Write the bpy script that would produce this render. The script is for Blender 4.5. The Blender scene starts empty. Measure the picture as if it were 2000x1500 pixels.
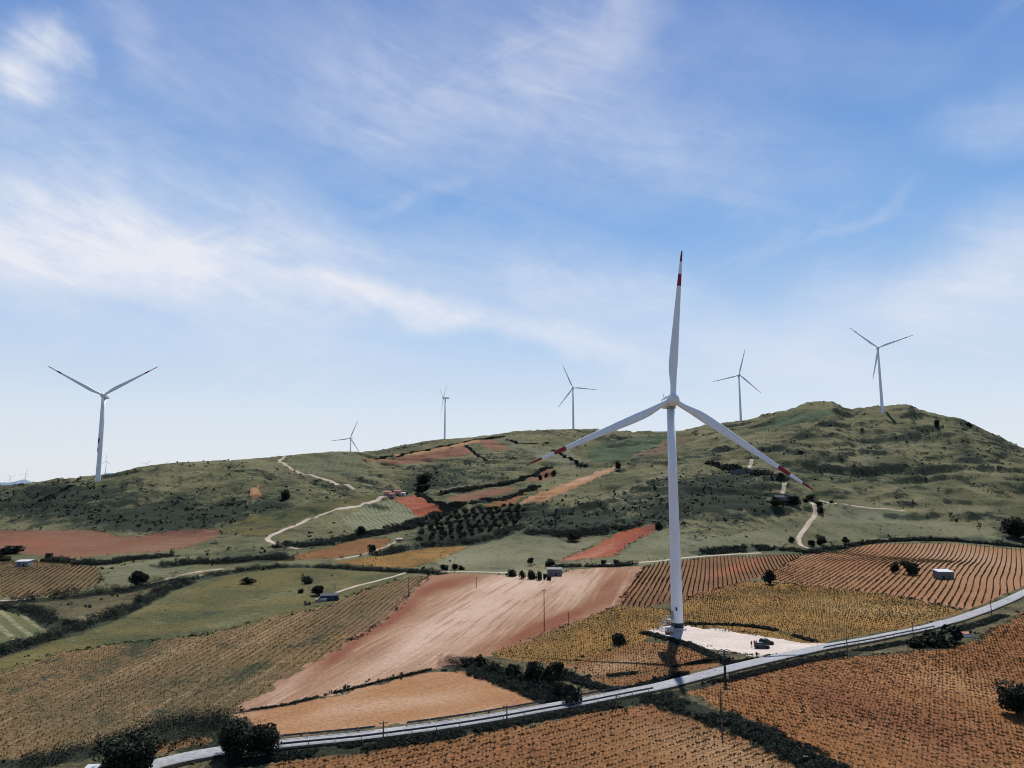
import bpy, bmesh, math, random
import numpy as np
from mathutils import Vector, Matrix

rng = np.random.default_rng(7)
random.seed(7)
SC = bpy.context.scene
COL = SC.collection
R = math.radians

# ------------------------------------------------------------------ camera
ZC = 45.0
FPX = 1389.0
PITCH = R(8)
FWD = np.array([0, math.cos(PITCH), math.sin(PITCH)])
UPV = np.array([0, -math.sin(PITCH), math.cos(PITCH)])


def make_camera():
    cd = bpy.data.cameras.new('camera')
    cd.sensor_width = 36
    cd.lens = 36 * FPX / 2000
    cd.clip_start = 0.5
    cd.clip_end = 40000
    o = bpy.data.objects.new('camera', cd)
    o.location = (0, 0, ZC)
    o.rotation_euler = (math.pi / 2 + PITCH, 0, 0)
    COL.objects.link(o)
    SC.camera = o


make_camera()


def ray_dir(px, py):
    px = np.asarray(px, float); py = np.asarray(py, float)
    u = (px - 1000) / FPX; v = (750 - py) / FPX
    d = FWD[None, :] + v[..., None] * UPV + u[..., None] * np.array([1.0, 0, 0])
    return d / d[..., 1:2]            # scaled so that y = 1


def project(x, y, z):
    zz = z - ZC
    d = y * FWD[1] + zz * FWD[2]
    d = np.where(d < 1e-3, 1e-3, d)
    return 1000 + FPX * x / d, 750 - FPX * (y * UPV[1] + zz * UPV[2]) / d


# ------------------------------------------------------------------ terrain height function
_lat = np.random.default_rng(99).random((256, 256)) * 2 - 1


def vn(x, y, s=0):
    x = x + s * 37.3; y = y + s * 91.7
    xi = np.floor(x).astype(np.int64); yi = np.floor(y).astype(np.int64)
    fx = x - xi; fy = y - yi
    fx = fx * fx * fx * (fx * (fx * 6 - 15) + 10); fy = fy * fy * fy * (fy * (fy * 6 - 15) + 10)
    x0 = xi & 255; x1 = (xi + 1) & 255; y0 = yi & 255; y1 = (yi + 1) & 255
    a = _lat[y0, x0]; b = _lat[y0, x1]; c = _lat[y1, x0]; d = _lat[y1, x1]
    return (a + (b - a) * fx) * (1 - fy) + (c + (d - c) * fx) * fy


def fbm(x, y, s=0, o=4):
    t = 0; a = 1.0; n = 0
    for k in range(o):
        t = t + a * vn(x * 2 ** k, y * 2 ** k, s + k); n += a; a *= .5
    return t / n


# control points: picture column, picture row, then 'z' ground height or 'Y' distance
CT = []
def col(px, *pts):
    for py, kind, v in pts:
        CT.append((px, py, kind, v))
col(-250, (1300, 'z', 2), (1160, 'z', 4), (1085, 'z', 7), (1045, 'Y', 520), (1005, 'Y', 560), (965, 'Y', 640))
col(0, (1480, 'z', 0), (1300, 'z', 1), (1160, 'z', 2), (1090, 'z', 5), (1040, 'Y', 505), (1000, 'Y', 550), (950, 'Y', 630))
col(200, (1450, 'z', 0), (1300, 'z', 1), (1200, 'z', 2), (1130, 'z', 4), (1080, 'z', 6), (1040, 'Y', 490), (1000, 'Y', 530), (960, 'Y', 575), (930, 'Y', 612))
col(400, (1400, 'z', 0), (1300, 'z', 1), (1200, 'z', 2), (1120, 'z', 4), (1070, 'z', 7), (1030, 'Y', 505), (980, 'Y', 560), (940, 'Y', 610), (902, 'Y', 690))
col(600, (1440, 'z', 0), (1200, 'z', 2), (1120, 'z', 4), (1080, 'z', 6), (1030, 'Y', 500), (970, 'Y', 590), (930, 'Y', 670), (900, 'Y', 750), (887, 'Y', 830))
col(800, (1430, 'z', 0), (1200, 'z', 1), (1130, 'z', 3), (1080, 'z', 5), (1050, 'Y', 480), (1000, 'Y', 560), (960, 'Y', 650), (920, 'Y', 780), (890, 'Y', 930), (870, 'Y', 1150))
col(1000, (1400, 'z', 0), (1200, 'z', 1), (1120, 'z', 2), (1080, 'Y', 430), (1040, 'Y', 490), (980, 'Y', 600), (930, 'Y', 740), (890, 'Y', 920), (860, 'Y', 1100), (845, 'Y', 1240))
col(1200, (1360, 'z', 0), (1250, 'z', 0), (1120, 'z', 2), (1080, 'Y', 425), (1040, 'Y', 485), (980, 'Y', 580), (920, 'Y', 730), (880, 'Y', 930), (855, 'Y', 1150), (843, 'Y', 1350))
col(1330, (1320, 'z', 0), (1236, 'z', 0), (1150, 'z', 1))
col(1400, (1440, 'z', 0), (1150, 'z', 1), (1090, 'z', 2), (1050, 'Y', 470), (1000, 'Y', 540), (950, 'Y', 620), (900, 'Y', 740), (860, 'Y', 900), (828, 'Y', 1130))
col(1600, (1420, 'z', 0), (1270, 'z', 0), (1200, 'z', .5), (1100, 'z', 2), (1065, 'z', 4), (1000, 'Y', 570), (950, 'Y', 640), (900, 'Y', 720), (850, 'Y', 820), (826, 'Y', 900), (787, 'Y', 1150))
col(1800, (1450, 'z', .5), (1300, 'z', 1), (1200, 'z', .5), (1100, 'z', 2), (1060, 'z', 4), (1000, 'Y', 580), (950, 'Y', 650), (900, 'Y', 730), (850, 'Y', 830), (805, 'Y', 930))
col(1720, (797, 'Y', 935))
col(2000, (1450, 'z', .5), (1300, 'z', 1), (1160, 'z', 1), (1060, 'z', 5), (1020, 'Y', 560), (960, 'Y', 630), (920, 'Y', 700), (878, 'Y', 780))
col(2250, (1400, 'z', 0), (1160, 'z', 2), (1040, 'Y', 540), (990, 'Y', 620), (960, 'Y', 690))
XY = []; ZZ = []
for px, py, kind, v in CT:
    d = ray_dir(np.array([px]), np.array([py]))[0]
    Y = v if kind == 'Y' else (v - ZC) / d[2]
    XY.append((d[0] * Y, Y)); ZZ.append(ZC + d[2] * Y)
# hidden ground behind the crests and round the rim
for x, y, z in [(-620, 900, 20), (-400, 820, 30), (-230, 900, 62), (-150, 1250, 100), (-420, 1300, 20), (-300, 1650, 40), (0, 1600, 60), (250, 1750, 90), (560, 1500, 90),
                (800, 1250, 60), (1000, 950, 30), (900, 1500, 30), (-900, 700, 10), (-700, 1300, 0), (0, 40, 0), (60, 40, 0), (-60, 40, 0), (0, 90, 0), (80, 90, 0), (-80, 90, 0), (150, 60, 0), (-150, 60, 0)]:
    XY.append((x, y)); ZZ.append(z)
XY = np.array(XY, float); ZZ = np.array(ZZ, float)
MQ = 60.0
def _ker(ax, ay):
    return np.sqrt((ax[:, None] - XY[None, :, 0]) ** 2 + (ay[:, None] - XY[None, :, 1]) ** 2 + MQ * MQ)
n = len(XY)
A = np.zeros((n + 1, n + 1)); A[:n, :n] = -_ker(XY[:, 0], XY[:, 1]) + np.eye(n) * 2.0; A[:n, n] = 1; A[n, :n] = 1
W = np.linalg.solve(A, np.append(ZZ, 0))
CORR = None


def sstep(x, a, b):
    t = np.clip((x - a) / (b - a), 0, 1)
    return t * t * (3 - 2 * t)


def H(x, y, noise=True):
    x = np.asarray(x, float).ravel(); y = np.asarray(y, float).ravel()
    out = np.empty_like(x)
    for i in range(0, len(x), 100000):
        s = slice(i, i + 100000)
        out[s] = -(_ker(x[s], y[s]) @ W[:n]) + W[n]
    r = np.hypot(x, y); az = np.degrees(np.arctan2(x, y))
    w = sstep(r, 55, 100) * (1 - sstep(np.abs(az), 55, 75))
    far = sstep(r, 1700, 2600)
    out = out * w
    out = out * (1 - far) - 10 * far
    if CORR is not None:
        azs, dl, rr = CORR
        out = out + np.interp(az, azs, dl, left=0, right=0) * np.exp(-(np.log(np.maximum(r, 1) / np.interp(az, azs, rr)) / .22) ** 2)
    if noise:
        m = sstep(out, 6, 30) * (1 - far)
        m2 = sstep(x, 80, 250) * m
        out = out + .35 * fbm(x / 22, y / 22, 1, 3) * w
        out = out + m * (4.6 * fbm(x / 95, y / 60, 5, 4) + 1.3 * fbm(x / 17, y / 11, 11, 3) + 5.0 * (.35 - np.abs(fbm((x + .5 * y) / 60, (y - .3 * x) / 38, 15, 3))))
        out = out + m2 * (6.5 * fbm((x + .35 * y) / 85, (y - .1 * x) / 34, 21, 3) + 8.0 * (.3 - np.abs(fbm((x + .3 * y) / 95, (y - .12 * x) / 36, 27, 4))))
        # terracettes: small scarps that follow the slope
        t = out / 13.0 + 1.5 * fbm(x / 120, y / 80, 31, 4)
        f = t - np.floor(t)
        am = np.clip(.25 + 2.2 * fbm(x / 110, y / 60, 35, 3), 0, 1) * (.42 * m + .15 * m2)
        out = out + am * 13.0 * (sstep(f, .58, .97) - f)
    return out


RIDGE = [(-300, 968), (0, 949), (65, 943), (100, 937), (150, 931), (195, 928), (225, 924), (260, 915), (300, 908), (350, 903), (400, 901), (450, 899), (540, 892), (600, 886),
         (650, 882), (700, 882), (735, 881), (790, 869), (850, 859), (900, 856), (960, 850), (1000, 843), (1050, 840), (1120, 838), (1160, 838), (1210, 842), (1280, 844), (1330, 842),
         (1370, 832), (1410, 826), (1450, 822), (1500, 810), (1550, 797), (1570, 788), (1590, 784), (1625, 784), (1640, 792), (1658, 800), (1680, 797), (1710, 794), (1745, 792),
         (1770, 789), (1780, 792), (1800, 802), (1850, 813), (1880, 818), (1900, 829), (1950, 852), (1985, 870), (2000, 876), (2250, 965)]
RIDGE = np.array(RIDGE, float)


def fit_silhouette():
    global CORR
    cols = np.arange(-250, 2251, 12.5)
    rs = np.exp(np.linspace(math.log(480), math.log(1600), 110))
    tgt = np.interp(cols, RIDGE[:, 0], RIDGE[:, 1])
    u = (cols - 1000) / FPX
    azr = np.arctan2(u, np.cos(PITCH) - (750 - tgt) / FPX * np.sin(PITCH))
    tot = np.zeros(len(cols)); rr = np.full(len(cols), 800.0)
    for it in range(5):
        X = rs[None, :] * np.sin(azr)[:, None]; Yy = rs[None, :] * np.cos(azr)[:, None]
        z = H(X, Yy).reshape(X.shape)
        _, py = project(X, Yy, z)
        k = py.argmin(1); i = np.arange(len(cols))
        d = Yy[i, k]
        err = (py[i, k] - tgt) * d / FPX
        if it == 0:
            rr = rs[k]
            rr = np.convolve(np.pad(rr, 6, 'edge'), np.ones(13) / 13, 'valid')
        tot = tot + err
        CORR = (np.degrees(azr), tot, rr)


fit_silhouette()


def hit(px, py, lift=0.0):
    """picture points -> points on the terrain (first crossing of the sight line)"""
    px = np.atleast_1d(np.asarray(px, float)); py = np.atleast_1d(np.asarray(py, float))
    ys = np.exp(np.linspace(math.log(70), math.log(1900), 420))
    d = ray_dir(px, py)
    out = np.zeros((len(px), 3))
    for i in range(0, len(px), 400):
        dd = d[i:i + 400]
        X = dd[:, 0:1] * ys; Yy = np.broadcast_to(ys, X.shape); Z = ZC + dd[:, 2:3] * ys
        g = H(X, Yy).reshape(X.shape)
        below = Z < g
        k = np.where(below.any(1), below.argmax(1), len(ys) - 1)
        k = np.maximum(k, 1); j = np.arange(len(dd))
        a = (Z - g)[j, k - 1]; b = (Z - g)[j, k]
        t = np.clip(a / np.where(np.abs(a - b) < 1e-9, 1e-9, a - b), 0, 1)
        yy = ys[k - 1] + (ys[k] - ys[k - 1]) * t
        out[i:i + 400, 0] = dd[:, 0] * yy; out[i:i + 400, 1] = yy
    out[:, 2] = H(out[:, 0], out[:, 1]) + lift
    return out


def dens(pts, step, closed=True):
    pts = [np.array(p, float) for p in pts]
    o = []
    m = len(pts)
    for i in range(m if closed else m - 1):
        a = pts[i]; b = pts[(i + 1) % m]
        k = max(1, int(np.linalg.norm(b - a) / step))
        for j in range(k):
            o.append(a + (b - a) * j / k)
    if not closed:
        o.append(pts[-1])
    return np.array(o)


def pip(x, y, poly):
    ins = np.zeros(len(x), bool)
    bx = (x >= poly[:, 0].min()) & (x <= poly[:, 0].max()) & (y >= poly[:, 1].min()) & (y <= poly[:, 1].max())
    idx = np.nonzero(bx)[0]
    if len(idx) == 0:
        return ins
    xs = x[idx]; ys = y[idx]; c = np.zeros(len(idx), bool)
    m = len(poly)
    for i in range(m):
        x1, y1 = poly[i]; x2, y2 = poly[(i + 1) % m]
        if y1 == y2:
            continue
        cond = ((y1 > ys) != (y2 > ys)) & (xs < (x2 - x1) * (ys - y1) / (y2 - y1) + x1)
        c ^= cond
    ins[idx] = c
    return ins


# ------------------------------------------------------------------ materials
def new_mat(name, rough=.9, spec=.2):
    m = bpy.data.materials.new(name); m.use_nodes = True
    nt = m.node_tree
    b = nt.nodes['Principled BSDF']
    b.inputs['Roughness'].default_value = rough
    b.inputs['Specular IOR Level'].default_value = spec
    return m, nt, b


class NB:
    def __init__(s, nt): s.nt = nt
    def n(s, t, **kw):
        nd = s.nt.nodes.new(t)
        for k, v in kw.items(): setattr(nd, k, v)
        return nd
    def link(s, a, b): s.nt.links.new(a, b)
    def put(s, sock, v):
        if hasattr(v, 'is_output'): s.link(v, sock)
        else: sock.default_value = v
    def math(s, op, a, b=0.0, clamp=False):
        nd = s.n('ShaderNodeMath', operation=op); nd.use_clamp = clamp
        s.put(nd.inputs[0], a); s.put(nd.inputs[1], b)
        return nd.outputs[0]
    def mix(s, f, a, b, mode='MIX'):
        nd = s.n('ShaderNodeMix', data_type='RGBA', blend_type=mode)
        s.put(nd.inputs['Factor'], f)
        for k, v in (('A', a), ('B', b)):
            sock = [i for i in nd.inputs if i.name == k and i.type == 'RGBA'][0]
            s.put(sock, v if hasattr(v, 'is_output') else (*v[:3], 1))
        return [o for o in nd.outputs if o.type == 'RGBA'][0]
    def noise(s, vec, scale, detail=4, rough=.55, dist=0.0):
        nd = s.n('ShaderNodeTexNoise')
        s.link(vec, nd.inputs['Vector']); nd.inputs['Scale'].default_value = scale
        nd.inputs['Detail'].default_value = detail; nd.inputs['Roughness'].default_value = rough; nd.inputs['Distortion'].default_value = dist
        return nd.outputs['Fac']
    def rng(s, v, a, b, c=0.0, d=1.0):
        nd = s.n('ShaderNodeMapRange'); nd.interpolation_type = 'SMOOTHSTEP'
        s.put(nd.inputs[0], v)
        for i, q in enumerate((a, b, c, d)): nd.inputs[i + 1].default_value = q
        return nd.outputs[0]
    def attr(s, name):
        nd = s.n('ShaderNodeAttribute'); nd.attribute_name = name
        return nd.outputs['Fac']
    def mapping(s, vec, rot=0.0, scale=(1, 1, 1)):
        nd = s.n('ShaderNodeMapping'); s.link(vec, nd.inputs['Vector'])
        nd.inputs['Rotation'].default_value = (0, 0, rot); nd.inputs['Scale'].default_value = scale
        return nd.outputs[0]


def ground_mat(name, c1, c2, dark, pale, red, big=.02, streak=None, grain=.5, stripe=None, darkw=1.0, fleck=0.0, fleckc=(.03, .035, .02), fsc=.9, rough_=1.0, k=.86):
    """soil and grass seen from the air: two tones in patches, attribute driven dark / pale / red areas, fine grain, plough streaks"""
    c1, c2, dark, pale, red = [tuple(u * k for u in w_) for w_ in (c1, c2, dark, pale, red)]
    m, nt, b = new_mat(name, .95, .05)
    q = NB(nt)
    co = q.n('ShaderNodeTexCoord').outputs['Object']
    f1 = q.rng(q.noise(co, big, 5, .6), .36, .64)
    c = q.mix(f1, c1, c2)
    t = q.attr('tint')
    wob = q.noise(co, .06, 4, .6)
    tp = q.math('MULTIPLY', q.math('MAXIMUM', t, 0.0), q.math('ADD', wob, .5))
    tr = q.math('MULTIPLY', q.math('MAXIMUM', q.math('MULTIPLY', t, -1.0), 0.0), q.math('ADD', wob, .5))
    c = q.mix(q.math('MINIMUM', tp, 1.0), c, pale)
    if streak:
        ang, sc, amt = streak
        mp = q.mapping(q.mapping(co, -ang), 0, (sc * .03, sc, 1))
        s1 = q.noise(mp, 1.0, 3, .6, .3)
        c = q.mix(q.math('MULTIPLY', q.rng(s1, .56, .68), amt), c, pale)
        c = q.mix(q.math('MULTIPLY', q.rng(s1, .47, .36), amt * .7), c, red)
    c = q.mix(q.math('MINIMUM', q.math('MULTIPLY', tr, 1.15), 1.0), c, red)
    if stripe:
        ang, spacing, duty, colr, amt = stripe
        mp = q.mapping(co, -ang, (1, 1, 1))
        sx = q.n('ShaderNodeSeparateXYZ'); q.link(mp, sx.inputs[0])
        wv = q.math('ADD', q.math('DIVIDE', sx.outputs['Y'], spacing), q.math('MULTIPLY', q.noise(co, .15, 2), .25))
        fr = q.math('FRACT', wv)
        tri = q.math('ABSOLUTE', q.math('SUBTRACT', fr, .5))
        k = q.math('MULTIPLY', q.rng(tri, duty, duty - .12), q.math('MULTIPLY', q.rng(q.noise(co, .5, 3), .3, .6), amt))
        c = q.mix(k, c, colr)
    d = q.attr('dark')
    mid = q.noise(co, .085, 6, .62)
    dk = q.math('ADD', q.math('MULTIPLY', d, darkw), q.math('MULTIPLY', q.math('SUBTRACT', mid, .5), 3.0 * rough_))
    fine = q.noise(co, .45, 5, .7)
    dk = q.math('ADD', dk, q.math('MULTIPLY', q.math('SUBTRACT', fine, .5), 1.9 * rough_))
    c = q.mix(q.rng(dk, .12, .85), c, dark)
    c = q.mix(q.math('MULTIPLY', q.rng(dk, -.25, -.8), .55 * rough_), c, pale)
    if fleck > 0:
        fl = q.noise(co, fsc, 4, .65)
        c = q.mix(q.math('MULTIPLY', q.rng(fl, .56, .66), fleck), c, fleckc)
    g = q.noise(co, 1.3, 6, .75)
    v = q.rng(g, .34, .66, 1 - grain * .6, 1 + grain * .6)
    vn_ = q.n('ShaderNodeVectorMath', operation='SCALE'); q.link(c, vn_.inputs[0]); q.link(v, vn_.inputs['Scale'])
    q.link(vn_.outputs[0], b.inputs['Base Color'])
    bp = q.n('ShaderNodeBump'); bp.inputs['Strength'].default_value = .7; bp.inputs['Distance'].default_value = .5
    q.link(q.math('ADD', fine, q.math('MULTIPLY', g, .4)), bp.inputs['Height'])
    q.link(bp.outputs[0], b.inputs['Normal'])
    return m


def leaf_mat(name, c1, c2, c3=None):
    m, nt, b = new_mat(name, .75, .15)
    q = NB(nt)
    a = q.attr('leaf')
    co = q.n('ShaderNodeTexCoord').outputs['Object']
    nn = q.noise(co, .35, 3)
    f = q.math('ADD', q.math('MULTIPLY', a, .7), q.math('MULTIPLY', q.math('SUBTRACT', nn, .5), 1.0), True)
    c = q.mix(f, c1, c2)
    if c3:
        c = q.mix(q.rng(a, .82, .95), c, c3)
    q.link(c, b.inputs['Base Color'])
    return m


def paint_mat(name, c, rough=.5, var=.12, scale=2.0, spec=.4, metal=0.0):
    m, nt, b = new_mat(name, rough, spec)
    q = NB(nt)
    co = q.n('ShaderNodeTexCoord').outputs['Object']
    nn = q.noise(co, scale, 5, .65)
    v = q.rng(nn, .2, .8, 1 - var, 1 + var)
    vm = q.n('ShaderNodeVectorMath', operation='SCALE'); vm.inputs[0].default_value = c[:3]; q.link(v, vm.inputs['Scale'])
    q.link(vm.outputs[0], b.inputs['Base Color'])
    b.inputs['Metallic'].default_value = metal
    return m


GREEN_D = (.030, .040, .028)
M = {}
def pdir(x0, y0, x1, y1):
    """compass of a line on the ground seen through two picture points"""
    a_ = hit([x0, x1], [y0, y1])
    return math.atan2(a_[1, 1] - a_[0, 1], a_[1, 0] - a_[0, 0])


M['hill'] = ground_mat('hill grass', (.170, .158, .084), (.090, .092, .048), GREEN_D, (.25, .225, .145), (.15, .125, .07), big=.016, grain=.8, fleck=.6, fsc=.3)
M['meadow'] = ground_mat('meadow grass', (.130, .110, .044), (.070, .076, .034), (.040, .052, .032), (.19, .175, .10), (.16, .13, .065), big=.03, grain=.7, fleck=.55, fsc=.4, rough_=1.0)
M['palegrass'] = ground_mat('pale grass', (.170, .163, .098), (.120, .122, .070), (.05, .062, .04), (.235, .225, .15), (.16, .13, .065), big=.02, grain=.6, fleck=.5, fsc=.3, rough_=.8)
M['greenrow'] = ground_mat('green crop rows', (.160, .168, .095), (.125, .138, .08), (.05, .065, .04), (.26, .25, .16), (.16, .13, .065), big=.03, grain=.4, stripe=(pdir(680, 1018, 705, 1034), 3.4, .25, (.25, .24, .16), .8), rough_=.6)
M['cropleft'] = ground_mat('green crop plot', (.125, .130, .060), (.095, .104, .052), (.045, .055, .035), (.26, .25, .16), (.16, .13, .065), big=.03, grain=.5, stripe=(pdir(0, 1205, 45, 1245), 4.2, .25, (.24, .215, .13), .8), rough_=.7)
M['greenfar'] = ground_mat('green vineyard soil', (.135, .135, .078), (.11, .118, .068), (.05, .06, .035), (.2, .19, .11), (.16, .13, .065), big=.03, grain=.4, stripe=(pdir(620, 925, 640, 895), 6, .2, (.07, .08, .05), .8), rough_=.6)
M['redsoil'] = ground_mat('red soil', (.168, .084, .052), (.195, .108, .068), (.10, .055, .04), (.36, .23, .16), (.24, .085, .05), big=.02, grain=.4, streak=(pdir(100, 1060, 300, 1060), .25, .35), darkw=.9, rough_=.5)
M['deepred'] = ground_mat('deep red soil', (.270, .072, .038), (.290, .098, .055), (.14, .055, .04), (.38, .22, .15), (.22, .065, .042), big=.02, grain=.35, streak=(pdir(1130, 1088, 1260, 1035), .25, .5), rough_=.5)
M['orange'] = ground_mat('orange soil', (.310, .160, .072), (.350, .195, .105), (.18, .095, .055), (.47, .32, .22), (.285, .135, .075), big=.02, grain=.35, streak=(pdir(560, 1420, 800, 1350), .35, .45), rough_=.5)
M['pink'] = ground_mat('pink ploughed soil', (.335, .208, .132), (.272, .158, .096), (.20, .11, .075), (.485, .345, .255), (.200, .080, .047), big=.02, grain=.3, streak=(pdir(760, 1345, 960, 1200), .6, .65), rough_=.5)
M['vineol'] = ground_mat('olive vineyard soil', (.275, .152, .048), (.155, .096, .034), (.095, .085, .038), (.36, .245, .11), (.27, .135, .06), big=.035, grain=.8, fleck=.55, fleckc=(.07, .07, .028), rough_=.7)
M['vineor'] = ground_mat('orange vineyard soil', (.225, .112, .048), (.175, .086, .036), (.15, .09, .045), (.40, .27, .15), (.27, .12, .06), big=.03, grain=.7, rough_=.7)
M['vinered'] = ground_mat('red brown vineyard soil', (.202, .088, .034), (.238, .114, .046), (.17, .085, .05), (.35, .205, .10), (.165, .070, .036), big=.018, grain=.75, rough_=.7, streak=(pdir(1525, 1345, 1655, 1375), .4, .5))
M['vinebig'] = ground_mat('dry vineyard soil', (.168, .108, .050), (.104, .080, .040), (.050, .055, .032), (.27, .19, .105), (.215, .125, .08), big=.022, grain=.9, streak=(pdir(250, 1365, 497, 1232), .55, .6), fleck=.8, fleckc=(.055, .055, .03), fsc=.75)
M['vinestripe'] = ground_mat('striped vineyard soil', (.300, .165, .088), (.262, .130, .064), (.15, .09, .05), (.38, .265, .18), (.30, .115, .06), big=.02, grain=.5, rough_=.5)
M['vinedark'] = ground_mat('dark vineyard soil', (.195, .108, .056), (.150, .080, .042), (.09, .06, .035), (.3, .2, .12), (.31, .11, .06), big=.02, grain=.6, rough_=.6)
M['vineleft'] = ground_mat('olive brown vineyard soil', (.165, .108, .055), (.115, .086, .042), (.06, .055, .03), (.2, .15, .1), (.2, .09, .05), big=.02, grain=.5)
M['greenhill'] = ground_mat('green hill pasture', (.082, .115, .062), (.062, .085, .048), (.03, .04, .028), (.18, .19, .11), (.15, .125, .07), big=.02, grain=.6, fleck=.4, fsc=.3)
M['brown'] = ground_mat('brown field soil', (.165, .115, .078), (.135, .092, .06), (.06, .05, .035), (.2, .15, .1), (.2, .09, .06), big=.02, grain=.4)
M['orchard'] = ground_mat('dark orchard ground', (.105, .095, .062), (.06, .058, .038), (.022, .026, .018), (.18, .15, .10), (.12, .07, .05), big=.05, grain=.8, fleck=.6, fsc=.3)
M['verge'] = ground_mat('road verge grass', (.120, .098, .052), (.066, .064, .036), (.026, .030, .02), (.27, .21, .14), (.2, .12, .07), big=.08, grain=.9, fleck=.7)
M['gravel'] = ground_mat('pale gravel', (.54, .465, .41), (.48, .41, .36), (.35, .28, .22), (.60, .52, .46), (.42, .28, .2), big=.12, grain=.2, rough_=.2, k=1, streak=(pdir(1340, 1238, 1600, 1262), .5, .5))
M['far'] = ground_mat('hazy far land', (.22, .30, .38), (.18, .25, .33), (.14, .19, .26), (.3, .35, .4), (.2, .2, .25), big=.003, grain=.2)  # distance haze put into the base colour
M['dirt'] = ground_mat('dirt track', (.50, .42, .34), (.42, .34, .26), (.2, .16, .1), (.5, .42, .34), (.42, .28, .2), big=.1, grain=.3, rough_=.5)
M['asphalt'] = ground_mat('worn pale road', (.335, .335, .345), (.295, .293, .30), (.22, .215, .21), (.36, .35, .34), (.3, .27, .25), big=.15, grain=.35, rough_=.7, k=.95)
M['bank'] = ground_mat('dark road bank', (.040, .037, .032), (.026, .027, .023), (.012, .014, .011), (.08, .065, .05), (.08, .05, .035), big=.15, grain=.7)  # near black: the shade on the bank is put into its colour
M['leaf'] = leaf_mat('dark foliage', (.008, .013, .009), (.038, .048, .026), (.08, .088, .045))
M['olive'] = leaf_mat('olive foliage', (.014, .020, .014), (.052, .062, .042))
M['scrub'] = leaf_mat('scrub foliage', (.014, .020, .014), (.050, .058, .036), (.10, .10, .06))
M['hedge'] = leaf_mat('hedge foliage', (.010, .016, .013), (.034, .044, .030), (.08, .085, .055))
M['vine'] = leaf_mat('vine leaves', (.034, .025, .012), (.100, .066, .025), (.20, .115, .035))
M['vinegreen'] = leaf_mat('green vine leaves', (.026, .026, .010), (.088, .072, .024), (.19, .125, .035))
M['bark'] = paint_mat('bark', (.045, .035, .028), .95, .3, 3)
M['white'] = paint_mat('white turbine paint', (.78, .79, .80), .35, .04, .25, .5)
def streak_paint(name, c):
    m, nt, b = new_mat(name, .4, .4); q = NB(nt)
    co = q.n('ShaderNodeTexCoord').outputs['Object']
    a_ = q.noise(q.mapping(co, 0, (2.2, 2.2, .06)), 1.0, 5, .6); d_ = q.noise(co, .12, 4, .6)
    f = q.math('ADD', q.math('MULTIPLY', q.rng(a_, .5, .75), .35), q.math('MULTIPLY', q.rng(d_, .4, .7), .35))
    q.link(q.mix(f, c, tuple(u * .78 for u in (c[0] * .98, c[1] * .99, c[2] * .97))), b.inputs['Base Color'])
    return m


M['white'] = streak_paint('white turbine paint', (.83, .85, .87))
M['red'] = paint_mat('red turbine paint', (.27, .016, .022), .45, .1, .5, .3)
M['grey'] = paint_mat('grey metal', (.30, .31, .32), .45, .12, 2, .5, .6)
M['rail'] = paint_mat('weathered guard rail', (.10, .105, .11), .6, .25, 1, .3, .3)
M['darkmetal'] = paint_mat('dark metal', (.04, .045, .05), .7, .2, 2, .2, .2)
M['concrete'] = paint_mat('concrete', (.42, .40, .37), .9, .15, 1.5, .2)
M['wood'] = paint_mat('weathered pole wood', (.12, .09, .065), .9, .25, 3, .1)
M['plaster'] = paint_mat('grey plaster', (.22, .22, .22), .9, .2, 1, .1)
M['plasterpale'] = paint_mat('pale plaster roof', (.42, .36, .32), .9, .2, 1, .1)
M['slate'] = paint_mat('grey blue roof', (.07, .088, .105), .9, .3, .8, .05)
M['stone'] = paint_mat('grey stone wall', (.13, .135, .14), .95, .35, 2.5, .1)
M['pinkwall'] = paint_mat('pink plaster', (.42, .27, .23), .9, .2, 1, .1)
M['whitewall'] = paint_mat('white wall', (.70, .69, .67), .85, .12, 1, .2)
M['whiteroof'] = paint_mat('pale sheet roof', (.46, .48, .51), .5, .12, 1, .4)
M['redroof'] = paint_mat('red roof', (.24, .06, .065), .7, .2, 1.5, .2)
M['tile'] = paint_mat('terracotta tile', (.33, .15, .10), .85, .25, 2, .2)
M['blue'] = paint_mat('blue tarpaulin sheet', (.030, .052, .10), .8, .5, .8, .1)
M['dark'] = paint_mat('dark opening', (.012, .013, .015), .6, .1, 1, .3)
M['glass'] = paint_mat('dark glass', (.02, .025, .03), .08, .05, 1, .8)
M['carpaint'] = paint_mat('dark car paint', (.008, .009, .012), .32, .1, 1, .4)
M['tyre'] = paint_mat('tyre rubber', (.015, .015, .015), .9, .1, 3, .1)
M['skin'] = paint_mat('skin', (.40, .24, .17), .6, .08, 5, .3)
M['redcloth'] = paint_mat('red jacket cloth', (.45, .05, .06), .9, .12, 8, .1)
M['pinkcloth'] = paint_mat('pink jacket cloth', (.62, .22, .26), .9, .12, 8, .1)
M['darkcloth'] = paint_mat('dark trouser cloth', (.02, .022, .03), .9, .12, 8, .1)
M['hair'] = paint_mat('dark hair', (.02, .014, .01), .7, .12, 8, .2)
M['lamp'] = paint_mat('lamp lens', (.6, .6, .62), .15, .05, 3, .7)

# ------------------------------------------------------------------ object helpers
def tag(o, label=None, cat=None, group=None, kind=None):
    if label: o['label'] = label
    if cat: o['category'] = cat
    if group: o['group'] = group
    if kind: o['kind'] = kind
    return o


def link(o, parent=None):
    COL.objects.link(o)
    if parent: o.parent = parent
    return o


def empty(name, loc, rz=0.0, label=None, cat=None, group=None):
    o = bpy.data.objects.new(name, None)
    o.empty_display_size = .5
    o.location = loc; o.rotation_euler = (0, 0, rz)
    link(o)
    return tag(o, label, cat, group)


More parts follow.
